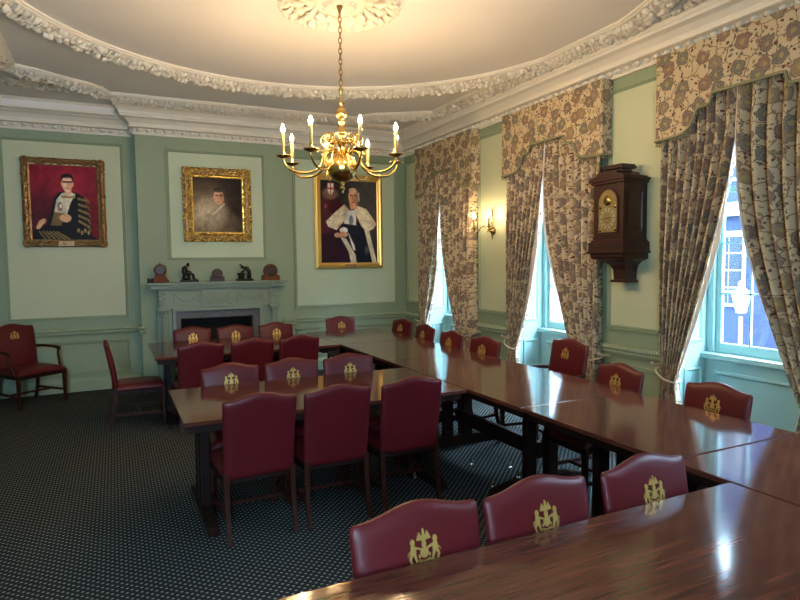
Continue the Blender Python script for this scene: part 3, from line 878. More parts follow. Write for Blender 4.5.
for xx in (.585, 2.055):
    b = MB(); prof = []
    n = 40
    for zz in (.14, .55, 1.0):
        pass
    vs = []; hs = [.10,.30,.60,.90,.985]
    for h in hs:
        for k in range(n):
            a = 2*PI*k/n; r = .046 - .006*(h-.1) - (.005 if k % 4 in (0,1) else 0)
            vs.append((xx-ox+r*math.cos(a), 8.46-oy+r*math.sin(a), h))
    fs = [(i*n+k, i*n+(k+1)%n, (i+1)*n+(k+1)%n, (i+1)*n+k) for i in range(len(hs)-1) for k in range(n)]
    b.add(vs, fs); col = link('column', b, M['mantel'], t)
    b = MB(); b.lathe([(.042,.985),(.05,.99),(.05,1.0),(.042,1.005),(.046,1.03),(.06,1.055),(.068,1.06)], (xx-ox, 8.46-oy, 0), 20)
    for k in range(8):
        a = 2*PI*k/8; b.ball((xx-ox+.052*math.cos(a), 8.46-oy+.052*math.sin(a), 1.035), (.014,.014,.022), 6, 5)
    b.box(xx-ox-.07, xx-ox+.07, 8.39-oy, 8.53-oy, 1.06, 1.085); link('capital', b, M['mantel'], col)
    b = MB(); b.box(xx-ox-.07, xx-ox+.07, 8.39-oy, 8.53-oy, 0, .06); b.lathe([(.066,.06),(.068,.075),(.052,.085),(.056,.10),(.046,.105)], (xx-ox, 8.46-oy, 0), 20); link('column_base', b, M['mantel'], col)
b = MB(); lbox(b,.50,.71,8.56,8.698,0,1.08); lbox(b,1.89,2.13,8.56,8.698,0,1.08)
b.sweep([(.715-ox,0),(.715-ox,1.06),(1.885-ox,1.06),(1.885-ox,0)], [(-.02,.0),(-.02,.03),(.02,.03),(.03,.012),(.03,0)], closed=False, fn=lambda a, z, h: (a, 8.56-oy-h, z))
lbox(b,.71,1.89,8.56,8.698,1.07,1.08); link('jamb', b, M['mantel'], t)
b = MB(); lbox(b,.72,FX0,8.60,8.698,0,1.07); lbox(b,FX1,1.88,8.60,8.698,0,1.07); lbox(b,FX0,FX1,8.60,8.698,FZ,1.07)
link('marble_slip', b, M['granite'], t)
b = MB(); lbox(b,FX0-.0,FX0+.02,8.62,8.925,0,FZ); lbox(b,FX1-.02,FX1,8.62,8.925,0,FZ); lbox(b,FX0,FX1,8.905,8.925,0,FZ); lbox(b,FX0,FX1,8.62,8.925,FZ-.02,FZ-.001)
link('firebox', b, M['soot'], t)
b = MB(); lbox(b,.55,2.05,8.30,8.69,.001,.03); link('hearth', b, M['granite'], t)
b = MB(); lbox(b,1.0,1.58,8.68,8.86,.05,.10)
for k in range(9): b.bar((1.04+.0625*k-ox,8.68-oy,.05),(1.04+.0625*k-ox,8.67-oy,.24),(.014,.014))
lbox(b,1.0,1.58,8.66,8.68,.23,.25); link('fire_grate', b, M['bronze'], t)

# ------------------------------------------------------------------ mantel ornaments
ZM = 1.436
def mclock(x, label, r, w, h, body, face, style):
    t = thing('mantel_clock', label, 'clock', (x, 8.52, ZM), 0, 'ornaments on the mantelshelf')
    hz = h - r
    if style == 'balloon':
        pts = [(-w/2,0),(w/2,0),(w/2,.025),(w/2*.85,.035)]
        poly = [(-w/2,0),(w/2,0),(w/2,.03),(w/2*.8,.045),(w/2*.55,hz-r*.75)]
        arc = [(r*math.cos(a), hz + r*math.sin(a)) for a in [math.radians(-50 + 280*i/24) for i in range(25)]]
        poly = [(-w/2,0),(w/2,0),(w/2,.03),(w/2*.82,.045)] + arc + [(-w/2*.82,.045),(-w/2,.03)]
    else:
        arc = [(r*math.cos(a), hz + r*math.sin(a)) for a in [math.radians(-35 + 250*i/24) for i in range(25)]]
        poly = [(-w/2,0),(w/2,0),(w/2,.05),(w/2*.9,.075),(w/2*.75,.06)] + arc + [(-w/2*.75,.06),(-w/2*.9,.075),(-w/2,.05)]
    b = MB().prism(poly, lambda a, c: (a, -.045, c), lambda a, c: (a, .045, c)); link('case', b, M[body], t, bevel=.003)
    b = MB().lathe([(r*.80,0),(r*.84,.006),(r*.76,.010),(r*.70,.010)], (0,-.046,hz), 28, 'y')
    for i in range(len(b.v)): b.v[i] = (b.v[i][0], -.092-b.v[i][1], b.v[i][2])
    link('bezel', b, M['clockwood'], t, smooth=True)
    b = MB().lathe([(r*.72,-.052),(0,-.053)], (0,0,hz), 28, 'y'); dl = link('dial', b, M[face], t)
    b = MB()
    for k in range(12):
        a = 2*PI*k/12; b.bar((r*.5*math.cos(a),-.055,hz+r*.5*math.sin(a)),(r*.64*math.cos(a),-.055,hz+r*.64*math.sin(a)),(.004,.002))
    b.bar((0,-.056,hz),(r*.3,-.056,hz+r*.25),(.004,.002)); b.bar((0,-.056,hz),(-.01,-.056,hz+r*.52),(.003,.002)); link('hands', b, M['black'], t)
    if style == 'balloon': link('finial', MB().lathe([(.006,0),(.010,.008),(.006,.016),(.008,.02),(0,.026)], (0,0,hz+r-.002), 12), M[body], t, smooth=True)
    return t
mclock(.555, 'round-topped orange wooden mantel clock at the left end of the shelf', .078, .21, .245, 'mantelwood', 'tan', 'balloon')
mclock(1.29, 'small dark round mantel clock in the centre of the shelf', .068, .18, .175, 'clockwood', 'white', 'low')
mclock(2.03, 'large arched red-brown wooden mantel clock at the right end of the shelf', .095, .25, .232, 'mantelwood', 'tan', 'low')
def figure(x, label, bend):
    t = thing('bronze_figurine', label, 'figurine', (x, 8.52, ZM), 0, 'ornaments on the mantelshelf')
    link('plinth', MB().box(-.10,.10,-.05,.05,0,.028), M['bronze'], t, bevel=.004)
    b = MB()
    if not bend:   # seated figure, legs forward to the right, head bowed
        b.ball((-.03,0,.075), (.045,.035,.03)); b.tube([(-.035,0,.08),(-.055,0,.12),(-.05,0,.165),(-.03,0,.19)], [.032,.030,.032,.016], 10)
        b.ball((-.012,0,.205), (.019,.018,.022)); b.ball((-.035,0,.05), (.05,.038,.03))
        for s in (-1, 1):
            b.tube([(-.03,s*.02,.08),(.02,s*.024,.10),(.045,s*.022,.085),(.05,s*.022,.04),(.06,s*.022,.03),(.085,s*.022,.03)], [.020,.018,.015,.012,.010,.008], 8)
            b.tube([(-.045,s*.034,.165),(-.02,s*.04,.13),(.02,s*.03,.115)], [.012,.011,.009], 8)
    else:          # figure leaning over an anvil-like block, arm raised behind
        b.tube([(.055,0,.03),(.06,0,.08),(.055,0,.12),(.03,0,.155),(-.005,0,.165)], [.026,.026,.024,.026,.014], 10)
        b.ball((-.025,0,.168), (.018,.017,.020)); b.tube([(.0,.02,.165),(-.03,.03,.19),(-.05,.03,.205)], [.011,.009,.006], 8)
        b.tube([(.01,-.02,.15),(-.02,-.03,.12),(-.045,-.02,.10)], [.011,.010,.009], 8)
        b.box(-.075,-.01,-.03,.03,.028,.075); b.box(-.085,.0,-.035,.035,.075,.098)
        for s in (-1, 1): b.tube([(.055,s*.018,.10),(.045,s*.03,.06),(.07,s*.03,.03)], [.018,.014,.012], 8)
    link('body', b, M['bronze'], t, smooth=True); t.scale = (1.15,)*3; return t
figure(.92, 'dark bronze seated figurine between the left and centre mantel clocks', False)
figure(1.66, 'dark bronze figurine bending over a block, between the centre and right mantel clocks', True)
b = MB(); b.lathe([(.022,0),(.024,.01),(.018,.03),(.022,.055),(.020,.06)], (.41,8.48,ZM), 14); b.lathe([(.022,0),(.024,.01),(.018,.03),(.022,.055),(.020,.06)], (.455,8.48,ZM), 14); b.box(.41,.455,8.47,8.49,ZM+.02,ZM+.035)
tag(link('binoculars', b, M['bronze'], smooth=True), 'small pair of dark binoculars on the left tip of the mantelshelf', 'binoculars')

# ------------------------------------------------------------------ portraits
def paint(w, h, fn, name, nx=140, ny=170):
    X, Y = np.meshgrid(np.linspace(0,1,nx), np.linspace(0,1,ny)); img = fn(X, 1-Y)      # Y from top
    rs = np.random.RandomState(len(name)); nz_ = np.zeros((ny, nx))
    for fq, am in ((6,.10),(17,.10),(48,.08)):          # brushwork: uneven paint
        g = rs.rand(fq, fq); iy = np.linspace(0, fq-1.001, ny); ix = np.linspace(0, fq-1.001, nx)
        y0_, x0_ = iy.astype(int), ix.astype(int); fy, fx = (iy-y0_)[:,None], (ix-x0_)[None,:]
        q = g[y0_][:,x0_]*(1-fy)*(1-fx) + g[y0_+1][:,x0_]*fy*(1-fx) + g[y0_][:,x0_+1]*(1-fy)*fx + g[y0_+1][:,x0_+1]*fy*fx
        nz_ += (q-.5)*2*am
    img = np.clip(img*(1+nz_[...,None]), 0, 1)
    b = MB(); b.grid(nx, ny, lambda u, v: ((u-.5)*w, 0, (v-.5)*h))
    me = bpy.data.meshes.new(name); me.from_pydata(b.v, [], b.f)
    at = me.color_attributes.new('paint', 'FLOAT_COLOR', 'POINT')
    flat = np.ones((nx*ny, 4)); flat[:, :3] = (img.reshape(-1, 3)**2.3)*1.35; at.data.foreach_set('color', flat.ravel())
    m = bpy.data.materials.new('oil_paint_'+name); m.use_nodes = True; nt = m.node_tree; bs = nt.nodes['Principled BSDF']
    a = N(nt, 'ShaderNodeVertexColor', -600, 0); a.layer_name = 'paint'
    nz = N(nt, 'ShaderNodeTexNoise', -600, 200); nz.inputs['Scale'].default_value = 30; nz.inputs['Detail'].default_value = 6
    mx = N(nt, 'ShaderNodeMix', -300, 0); mx.data_type = 'RGBA'; mx.blend_type = 'OVERLAY'; mx.inputs[0].default_value = .22
    nt.links.new(a.outputs[0], mx.inputs[6]); nt.links.new(nz.outputs['Fac'], mx.inputs[7]); nt.links.new(mx.outputs[2], bs.inputs['Base Color'])
    bs.inputs['Roughness'].default_value = .5; bs.inputs['Specular IOR Level'].default_value = .15
    me.materials.append(m); return me
class Cv:
    def __init__(s, X, Y, bg): s.X, s.Y = X, Y; s.I = np.array(bg)[None,None,:]*np.ones(X.shape+(3,))/255
    def mix(s, m, c, a=1): m = (m*a)[...,None]; s.I = s.I*(1-m) + np.array(c)/255*m
    def ell(s, cx, cy, rx, ry, c, a=1, soft=.15, rot=0):
        dx, dy = s.X-cx, s.Y-cy; u = dx*math.cos(rot)+dy*math.sin(rot); v = -dx*math.sin(rot)+dy*math.cos(rot)
        d = np.sqrt((u/rx)**2+(v/ry)**2); s.mix(np.clip((1-d)/soft+.5, 0, 1), c, a)
    def poly(s, P, c, a=1, soft=.008):
        # signed distance via edges for arbitrary polygon (even-odd) with soft edge
        X, Y = s.X, s.Y; ins = np.zeros(X.shape, bool); D = np.full(X.shape, 9.)
        n = len(P)
        for i in range(n):
            x0, y0 = P[i]; x1, y1 = P[(i+1) % n]
            c1 = ((y0 > Y) != (y1 > Y)); xi = (x1-x0)*(Y-y0)/((y1-y0) if y1 != y0 else 1e-9)+x0
            ins ^= c1 & (X < xi)
            t = np.clip(((X-x0)*(x1-x0)+(Y-y0)*(y1-y0))/((x1-x0)**2+(y1-y0)**2+1e-12), 0, 1)
            D = np.minimum(D, np.hypot(X-x0-t*(x1-x0), Y-y0-t*(y1-y0)))
        sd = np.where(ins, D, -D); s.mix(np.clip(sd/soft+.5, 0, 1), c, a)
    def line(s, a, b, w, c, al=1):
        x0, y0 = a; x1, y1 = b; t = np.clip(((s.X-x0)*(x1-x0)+(s.Y-y0)*(y1-y0))/((x1-x0)**2+(y1-y0)**2+1e-12), 0, 1)
        d = np.hypot(s.X-x0-t*(x1-x0), s.Y-y0-t*(y1-y0)); s.mix(np.clip((w-d)/.008+.5, 0, 1), c, al)
def p_crimson(X, Y):
    c = Cv(X, Y, (112,22,38)); c.ell(.5,.25,.55,.35,(150,38,55),.7,1.2); c.ell(.05,.9,.5,.5,(70,30,35),.8,1.0); c.ell(1,.9,.4,.4,(95,18,32),.6,1)
    c.poly([(.42,.36),(.34,.44),(.30,.62),(.24,.78),(.02,.88),(.0,1),(1,1),(.88,.93),(.84,.62),(.80,.44),(.70,.37),(.60,.34)],(28,24,26))
    c.poly([(.46,.37),(.38,.46),(.33,.66),(.40,.76),(.52,.66),(.58,.50),(.66,.38),(.58,.35)],(196,186,170))
    c.line((.46,.42),(.64,.42),.016,(150,120,80)); c.poly([(.34,.62),(.28,.80),(.44,.80),(.48,.64)],(120,98,62))
    for k in range(5): c.line((.70,.44+.075*k),(.84,.47+.085*k),.016,(150,125,78),.9); c.line((.80,.42+.09*k),(.86,.50+.09*k),.012,(120,95,60),.9)
    for k in range(6): c.line((.12+.05*k,.88),(.20+.07*k,.98),.012,(140,118,72),.8)
    for k in range(4): c.ell(.68+.05*k,.86+.03*(k%2),.02,.03,(160,135,85),.8)
    c.ell(.50,.70,.085,.055,(205,160,125)); c.ell(.16,.76,.07,.035,(205,160,125),1,.2,-.6); c.ell(.12,.81,.05,.03,(205,160,125),1,.2,-.8)
    c.ell(.43,.55,.04,.06,(130,110,90)); c.ell(.44,.54,.02,.03,(210,200,180))
    c.poly([(.50,.33),(.60,.33),(.60,.38),(.52,.40)],(200,155,125))
    c.ell(.545,.245,.078,.108,(226,182,152)); c.ell(.585,.27,.035,.08,(165,115,90),.5,.6); c.ell(.465,.25,.012,.025,(200,150,120)); c.ell(.628,.25,.012,.025,(190,140,110))
    c.poly([(.462,.22),(.455,.16),(.485,.125),(.55,.112),(.61,.125),(.635,.165),(.628,.22),(.615,.175),(.57,.158),(.52,.165),(.482,.175)],(34,25,22)); c.ell(.545,.16,.05,.018,(60,46,40),.5,.8)
    c.line((.485,.222),(.61,.222),.011,(40,26,20)); c.ell(.545,.305,.024,.007,(150,70,60)); c.line((.545,.24),(.54,.285),.006,(170,115,90))
    return np.clip(c.I, 0, 1)
def p_dark(X, Y):
    c = Cv(X, Y, (48,38,32)); c.ell(.25,.62,.55,.42,(135,118,96),.9,1.1); c.ell(.35,.75,.3,.25,(150,132,108),.6,1.0); c.ell(.9,.3,.3,.6,(38,28,26),.8,1)
    rnd = np.random.RandomState(2)
    for k in range(120):
        x, y = rnd.uniform(.0,.6), rnd.uniform(.35,.95); c.line((x,y),(x+rnd.uniform(-.05,.05),y+rnd.uniform(-.04,.04)),.006,(170,152,125) if k%2 else (70,58,48),.35)
    c.poly([(.42,.55),(.28,.68),(.20,1),(1,1),(.95,.78),(.80,.62),(.62,.50)],(92,80,66),.6,.06); c.ell(.36,.66,.27,.24,(196,180,155),.6,.9); c.line((.62,.48),(.40,.66),.020,(190,178,158),.85)
    c.ell(.52,.36,.105,.135,(190,145,120)); c.ell(.58,.38,.05,.11,(140,95,75),.5,.7); c.ell(.53,.225,.11,.045,(60,50,46),.95,.3); c.line((.62,.24),(.645,.38),.022,(70,56,48),.9)
    c.line((.455,.33),(.50,.33),.010,(70,45,38)); c.line((.54,.33),(.585,.33),.010,(70,45,38)); c.line((.50,.35),(.49,.40),.008,(150,100,80)); c.ell(.505,.44,.03,.008,(140,70,60))
    return np.clip(c.I, 0, 1)
def p_ermine(X, Y):
    c = Cv(X, Y, (44,40,44)); c.ell(.85,.3,.4,.5,(78,76,74),.8,1.0); c.poly([(0,.22),(.30,.20),(.42,.35),(.36,1),(0,1)],(62,26,38)); c.ell(.08,.5,.1,.3,(84,50,60),.5,1)
    c.ell(.18,.17,.13,.07,(120,95,78),.9,.5); c.poly([(.14,.05),(.24,.05),(.24,.14),(.19,.20),(.14,.14)],(190,185,175)); c.line((.19,.04),(.19,.19),.008,(150,50,45)); c.line((.14,.11),(.24,.11),.008,(150,50,45)); c.ell(.10,.32,.03,.03,(130,70,75),.7)
    c.poly([(.36,.55),(.30,.70),(.44,.80),(.52,1),(.95,1),(.84,.70),(.70,.50),(.55,.45)],(30,34,46))
    c.poly([(.02,.66),(.30,.60),(.48,.75),(.56,1),(.0,1)],(46,24,40))
    c.poly([(.42,.29),(.24,.40),(.10,.50),(.14,.56),(.28,.60),(.42,.48),(.50,.36)],(206,194,168)); c.poly([(.62,.30),(.80,.34),(.98,.52),(.92,.58),(.80,.62),(.70,.54),(.58,.36)],(206,194,168))
    rnd = np.random.RandomState(5)
    for k in range(40): c.ell(rnd.uniform(.15,.95), rnd.uniform(.38,.57), .006,.010,(90,80,70),.6)
    c.poly([(.46,.36),(.40,.52),(.62,.54),(.62,.36)],(200,200,198)); c.ell(.53,.48,.04,.06,(90,95,100),.8)
    c.poly([(.74,.54),(.83,.56),(.98,1),(.90,1)],(200,190,165)); c.poly([(.34,.68),(.44,.70),(.60,.90),(.62,1),(.52,1),(.48,.86)],(196,186,165)); c.poly([(.46,.60),(.58,.78),(.60,.84),(.56,.84)],(200,195,185))
    c.ell(.40,.60,.07,.035,(215,210,205)); c.ell(.40,.65,.07,.035,(190,140,115)); c.ell(.30,.66,.06,.03,(185,135,110)); c.ell(.80,.84,.04,.05,(110,115,105),.6,.6)
    c.poly([(.50,.24),(.62,.24),(.64,.34),(.52,.35)],(190,145,120))
    c.ell(.575,.20,.085,.105,(200,152,125)); c.ell(.63,.22,.04,.09,(150,100,80),.6,.6); c.ell(.56,.125,.06,.03,(190,165,145)); c.line((.665,.16),(.67,.24),.015,(170,160,150))
    c.line((.525,.185),(.56,.185),.007,(80,50,42)); c.line((.59,.185),(.625,.185),.007,(80,50,42)); c.line((.57,.20),(.565,.235),.007,(160,105,85)); c.ell(.57,.262,.03,.007,(140,75,65))
    return np.clip(c.I, 0, 1)
def portrait(xc, zc, W, H, y, fw, fn, label, fmat, ornate, inner=None, plaque=False, dep=.06, key=''):
    t = thing('framed_portrait', label, 'painting', (xc, y-.004, zc), 0, 'portraits on the fireplace wall')
    w, h = W-2*fw, H-2*fw
    me = paint(w+.01, h+.01, fn, key); o = bpy.data.objects.new('canvas', me); COL.objects.link(o); o.parent = t; o.location = (0,-.028,0)
    path = [(-w/2,-h/2),(w/2,-h/2),(w/2,h/2),(-w/2,h/2)]
    k = fw
    prof = [(0,.026),(0,.038),(-.10*k,.040),(-.15*k,.034),(-.30*k,dep*.75),(-.55*k,dep*.9),(-.75*k,dep*.85),(-.85*k,dep*.7),(-k,dep*.6),(-k,0),(0,0)]
    b = MB().sweep(path, prof, fn=lambda a, z, hh: (a, -hh, z))
    link('frame', b, M['goldold'] if ornate else M[fmat], t)
    b = MB().sweep(path, [(.012,.028),(.010,.036),(0,.040),(-.012,.042),(-.02,.036)], fn=lambda a, z, hh: (a, -hh, z)); link('slip', b, M[inner or 'gold'], t)
    if ornate:
        b = MB(); rnd = random.Random(len(label))
        mid = [(-w/2-k*.5,-h/2-k*.5),(w/2+k*.5,-h/2-k*.5),(w/2+k*.5,h/2+k*.5),(-w/2-k*.5,h/2+k*.5)]
        for p, d, n in along(mid, .022):
            for q in range(3):
                o2 = (rnd.random()-.5)*k*1.0; pp = p + n*o2 + d*rnd.uniform(-.01,.01); s_ = rnd.uniform(.007,.016)*ornate
                R = Matrix.Rotation(rnd.uniform(0,3), 3, 'Y')
                b.ball((pp.x, -dep*(.92-abs(o2)/k*.3), pp.y), (s_*1.7,.016,s_*.75), 8, 5, R)
        for sx in (-1,1):
            for sz in (-1,1):
                for q in range(14):
                    a = 2*PI*q/14; b.ball((sx*(w/2+k*.5)+.42*k*math.cos(a), -dep, sz*(h/2+k*.5)+.42*k*math.sin(a)), (.016,.022,.016), 6, 4)
        link('carved_scrollwork', b, M[fmat], t, smooth=True)
    if plaque: link('name_plaque', MB().box(-.09,.09,-dep-.004,-dep*.9,-H/2+.012,-H/2+fw-.012), M['goldold'], t)
    return t
portrait(-.54, 2.49, .95, 1.14, YB, .085, p_crimson, 'crimson portrait of a seated man in black and gold robes on the left wall panel', 'goldold', .75, 'goldold', True, key='crimson')
portrait(1.35, 2.50, .93, 1.02, YC, .125, p_dark, 'dark portrait of a man in a heavy carved gilt frame above the mantel', 'goldbright', 1.1, 'goldbright', key='dark')
portrait(3.40, 2.32, 1.14, 1.48, YB, .085, p_ermine, 'tall portrait of a man in an ermine cape behind the chandelier', 'gold', 0, 'gold', True, key='ermine')

# ------------------------------------------------------------------ chandelier
t = thing('chandelier', 'polished brass eight-arm chandelier with lit candle bulbs hanging on a long chain', 'chandelier', (RX, RY, 0))
link('ceiling_hook', MB().lathe([(.05,3.742),(.05,3.735),(.03,3.73),(.02,3.70),(.008,3.665)], (0,0,0), 20), M['brassdark'], t, smooth=True)
b = MB(); z = 3.655; i = 0
while z > 3.10:
    pts = []
    for k in range(14):
        a = 2*PI*k/14; u = .013*math.cos(a); w = .027*math.sin(a)
        pts.append((u, 0, z+w) if i % 2 else (0, u, z+w))
    b.tube(pts, .0042, 5, closed=True); z -= .041; i += 1
link('chain', b, M['brassdark'], t, smooth=True)
stem = [(r, z+.12) for r, z in [(.006,2.975),(.014,2.96),(.022,2.94),(.010,2.925),(.014,2.90),(.008,2.88),(.012,2.85),(.03,2.84),(.012,2.83),(.014,2.81),(.028,2.80),(.042,2.78),(.047,2.755),(.042,2.73),(.026,2.71),(.022,2.70),(.034,2.69),(.02,2.68),(.026,2.65),(.034,2.61),(.05,2.60),(.03,2.59),(.028,2.55),(.06,2.535),(.06,2.52),(.032,2.51),(.03,2.46),(.05,2.44),(.065,2.425),(.05,2.41),(.035,2.40)]]
link('stem', MB().lathe([(r, z-.0) for r, z in stem], (0,0,0), 24), M['brass'], t, smooth=True)
# gadrooned ball
b = MB(); n = 64; vs = []; m = 22
for i in range(m+1):
    th = PI*i/m
    for k in range(n):
        a = 2*PI*k/n; r = .122*math.sin(th)*(1+.035*abs(math.sin(8*a/1.0))*(1 if th < PI*.55 else max(0,1-(th-PI*.55)*1.6)))
        vs.append((r*math.cos(a), r*math.sin(a), 2.445+.118*math.cos(th)))
b.add(vs, [(i*n+k, (i+1)*n+k, (i+1)*n+(k+1)%n, i*n+(k+1)%n) for i in range(m) for k in range(n)])
link('globe', b, M['brass'], t, smooth=True)
link('pendant', MB().lathe([(.02,2.332),(.024,2.322),(.012,2.310),(.016,2.295),(.024,2.283),(.016,2.27),(.006,2.258),(.010,2.248),(0,2.238)], (0,0,0), 16), M['brass'], t, smooth=True)
ri = Vector((math.cos(yaw), -math.sin(yaw))); aw = Vector((math.sin(yaw), math.cos(yaw)))
rnd = random.Random(1)
for k in range(8):
    th = math.radians(22+45*k); d = ri*math.cos(th) + aw*math.sin(th); R_ = .475
    def Q(r, z, s=0): 
        z = z+.03 if z else 0; p = d*r + Vector((-d.y, d.x))*s; return (p.x, p.y, z)
    b = MB()
    ctrl = [(.05,2.50),(.10,2.545),(.15,2.52),(.165,2.45),(.19,2.41),(.25,2.372),(.33,2.36),(.41,2.375),(.46,2.415),(.475,2.45),(.475,2.47)]
    pts = []
    for i in range(len(ctrl)-1):           # Catmull-Rom
        p0, p1, p2, p3 = [Vector(ctrl[min(max(j,0),len(ctrl)-1)]) for j in (i-1,i,i+1,i+2)]
        for s in range(4):
            u = s/4; q = .5*((2*p1)+(-p0+p2)*u+(2*p0-5*p1+4*p2-p3)*u*u+(-p0+3*p1-3*p2+p3)*u**3); pts.append(Q(q.x, q.y))
    pts.append(Q(.475,2.47)); b.tube(pts, .0095, 8)
    # scroll leaf on the arm
    sp = [Q(.165+.035*math.cos(a)*(1-a/9), 2.52+.035*math.sin(a)*(1-a/9)) for a in [x*.5 for x in range(14)]]; b.tube(sp, .006, 6)
    arm = link('arm', b, M['brass'], t, smooth=True)
    c = Q(.475, 0)
    link('drip_pan', MB().lathe([(.008,2.492),(.02,2.496),(.055,2.510),(.060,2.518),(.056,2.519),(.02,2.506),(.014,2.508),(.018,2.530),(.013,2.540),(.016,2.560),(.013,2.565)], c, 20), M['brass'], arm, smooth=True)
    link('candle_tube', MB().lathe([(.0135,2.56),(.0135,2.692),(.010,2.697)], c, 12), M['candle'], arm, smooth=True)
    link('bulb', MB().lathe([(.007,2.697),(.013,2.707),(.0145,2.719),(.010,2.737),(.0015,2.757)], c, 12), M['bulb'], arm, smooth=True)
# upper ornamental scroll branches between the arms
for k in range(8):
    th = math.radians(44+45*k); d = ri*math.cos(th) + aw*math.sin(th)
    pts = []
    for i in range(30):
        a = i*.28; r = .055*(1-i/34)
        pts.append((d.x*(.115+r*math.cos(a)), d.y*(.115+r*math.cos(a)), 2.66+r*1.1*math.sin(a)))
    b = MB(); b.tube([(d.x*.03, d.y*.03, 2.56),(d.x*.09, d.y*.09, 2.565),(d.x*.155, d.y*.155, 2.61)] + pts, .0065, 6)
    b.ball((d.x*.115, d.y*.115, 2.66), .014, 8, 6)
    link('scroll_branch', b, M['brass'], t, smooth=True)

# ------------------------------------------------------------------ wall sconce
sy = 6.36
t = thing('wall_sconce', 'brass two-arm wall sconce with lit bulbs between the farthest and middle windows', 'wall light', (XW, sy, 2.1))
link('backplate', MB().lathe([(.05,-.005),(.055,-.015),(.04,-.03),(.02,-.045),(.01,-.07),(0,-.075)], (0,0,-.04), 20, 'x'), M['brassdark'], t, smooth=True)
b = MB(); b.tube([(-.02,0,.22),(-.02,.0,.12),(-.03,0,.02),(-.025,0,-.10),(-.02,0,-.15)], [.006,.010,.016,.010,.004], 8); pts = [(-.02,.018*math.cos(a),.24+.018*math.sin(a)) for a in [2*PI*i/12 for i in range(12)]]; b.tube(pts, .004, 5, closed=True)
link('spine', b, M['brass'], t, smooth=True)
for s in (1, -1):
    b = MB(); b.tube([(-.05,0,-.03),(-.09,s*.03,.0),(-.12,s*.06,.03),(-.15,s*.08,.0),(-.17,s*.10,-.05),(-.185,s*.13,-.06),(-.19,s*.16,-.04),(-.19,s*.165,.0)], .007, 8)
    arm = link('arm', b, M['brass'], t, smooth=True); c = (-.19, s*.165, 0)
    link('drip_pan', MB().lathe([(.008,-.008),(.03,.004),(.034,.01),(.012,.006),(.014,.03),(.012,.034)], c, 16), M['brassdark'], arm, smooth=True)
    link('candle_tube', MB().lathe([(.012,.03),(.012,.12),(.009,.124)], c, 12), M['candle'], arm, smooth=True)
    link('bulb', MB().lathe([(.006,.124),(.014,.138),(.016,.15),(.012,.17),(.002,.205)], c, 12), M['bulbwall'], arm, smooth=True)

# ------------------------------------------------------------------ bracket clock on the wall
X0, y0, y1 = 4.10, 3.93, 4.29; yc = (y0+y1)/2
t = thing('wall_clock', 'dark mahogany bracket clock with arched brass dial on the window wall', 'clock', (XW, yc, 0))
def cb(b, x0, x1, ya, yb, z0, z1): b.box(x0-XW, x1-XW-.002, ya-yc, yb-yc, z0, z1)
b = MB(); cb(b, X0, XW, y0, y1, 1.86, 2.37)
link('case', b, M['clockwood'], t, bevel=.004)
b = MB(); cb(b, X0-.02, XW, y0-.02, y1+.02, 2.37, 2.395); cb(b, X0-.035, XW, y0-.035, y1+.035, 2.395, 2.42)
poly = [(-.21,0),(.21,0),(.21,.012),(.13,.03),(.10,.06),(-.10,.06),(-.13,.03),(-.21,.012)]
b.prism(poly, lambda a, c: (X0-.03-XW, a, 2.42+c), lambda a, c: (-.03, a, 2.42+c))
link('hood', b, M['clockwood'], t, bevel=.004)
b = MB(); cb(b, X0+.07, XW-.10, y0+.09, y1-.09, 2.47, 2.505); cb(b, X0+.04, XW-.07, y0+.06, y1-.06, 2.505, 2.53); cb(b, X0+.05, XW-.08, y0+.07, y1-.07, 2.53, 2.545)
link('cap', b, M['clockwood'], t, bevel=.004)
b = MB(); cb(b, X0-.015, XW, y0-.015, y1+.015, 1.84, 1.86); cb(b, X0-.035, XW, y0-.035, y1+.035, 1.75, 1.84); cb(b, X0-.05, XW, y0-.05, y1+.05, 1.735, 1.755); cb(b, X0-.02, XW, y0-.02, y1+.02, 1.70, 1.735)
link('plinth', b, M['clockwood'], t, bevel=.005)
b = MB()
for k in range(4): b.box(X0-.037-XW, X0-.034-XW, -.15+.08*k, -.10+.08*k, 1.785, 1.80)
b.box(X0+.05-XW, X0+.13-XW, y0-.037-yc, y0-.034-yc, 1.785, 1.80); b.box(X0+.16-XW, X0+.24-XW, y0-.037-yc, y0-.034-yc, 1.785, 1.80)
link('fretwork', b, M['black'], t)
# dial in an arched brass plate inside a raised door frame
arch = [(-.115,0),(.115,0),(.115,.27)] + [(.115*math.cos(a), .27+.115*math.sin(a)) for a in [PI*i/16 for i in range(1,16)]] + [(-.115,.27)]
b = MB().prism(arch, lambda a, c: (X0-.004-XW, a, 1.93+c), lambda a, c: (X0+.002-XW, a, 1.93+c)); dl = link('dial', b, M['clockface'], t)
b = MB().sweep(arch[::1], [(0,.003),(0,.012),(-.016,.012),(-.018,.0)], fn=lambda a, c, h: (X0-XW-h, a, 1.93+c)); link('dial_frame', b, M['clockwood'], t)
b = MB().lathe([(.095,-.003),(.095,-.009),(0,-.0095)], (X0-XW,0,2.055), 32, 'x'); link('chapter_ring', b, M['white'], dl)
link('dial_centre', MB().lathe([(.064,-.009),(.062,-.0105),(0,-.011)], (X0-XW,0,2.055), 28, 'x'), M['clockface'], dl)
b = MB()
for k in range(12):
    a = 2*PI*k/12; b.bar((X0-XW-.010,.070*math.cos(a),2.055+.070*math.sin(a)),(X0-XW-.010,.092*math.cos(a),2.055+.092*math.sin(a)),(.003,.006))
link('hour_marks', b, M['black'], dl)
link('hour_hand', MB().bar((X0-XW-.013,0,2.055),(X0-XW-.013,-.06,2.06),(.003,.007),(.003,.003)), M['black'], dl)
link('minute_hand', MB().bar((X0-XW-.015,0,2.055),(X0-XW-.015,.078,2.05),(.003,.006),(.003,.003)), M['black'], dl)
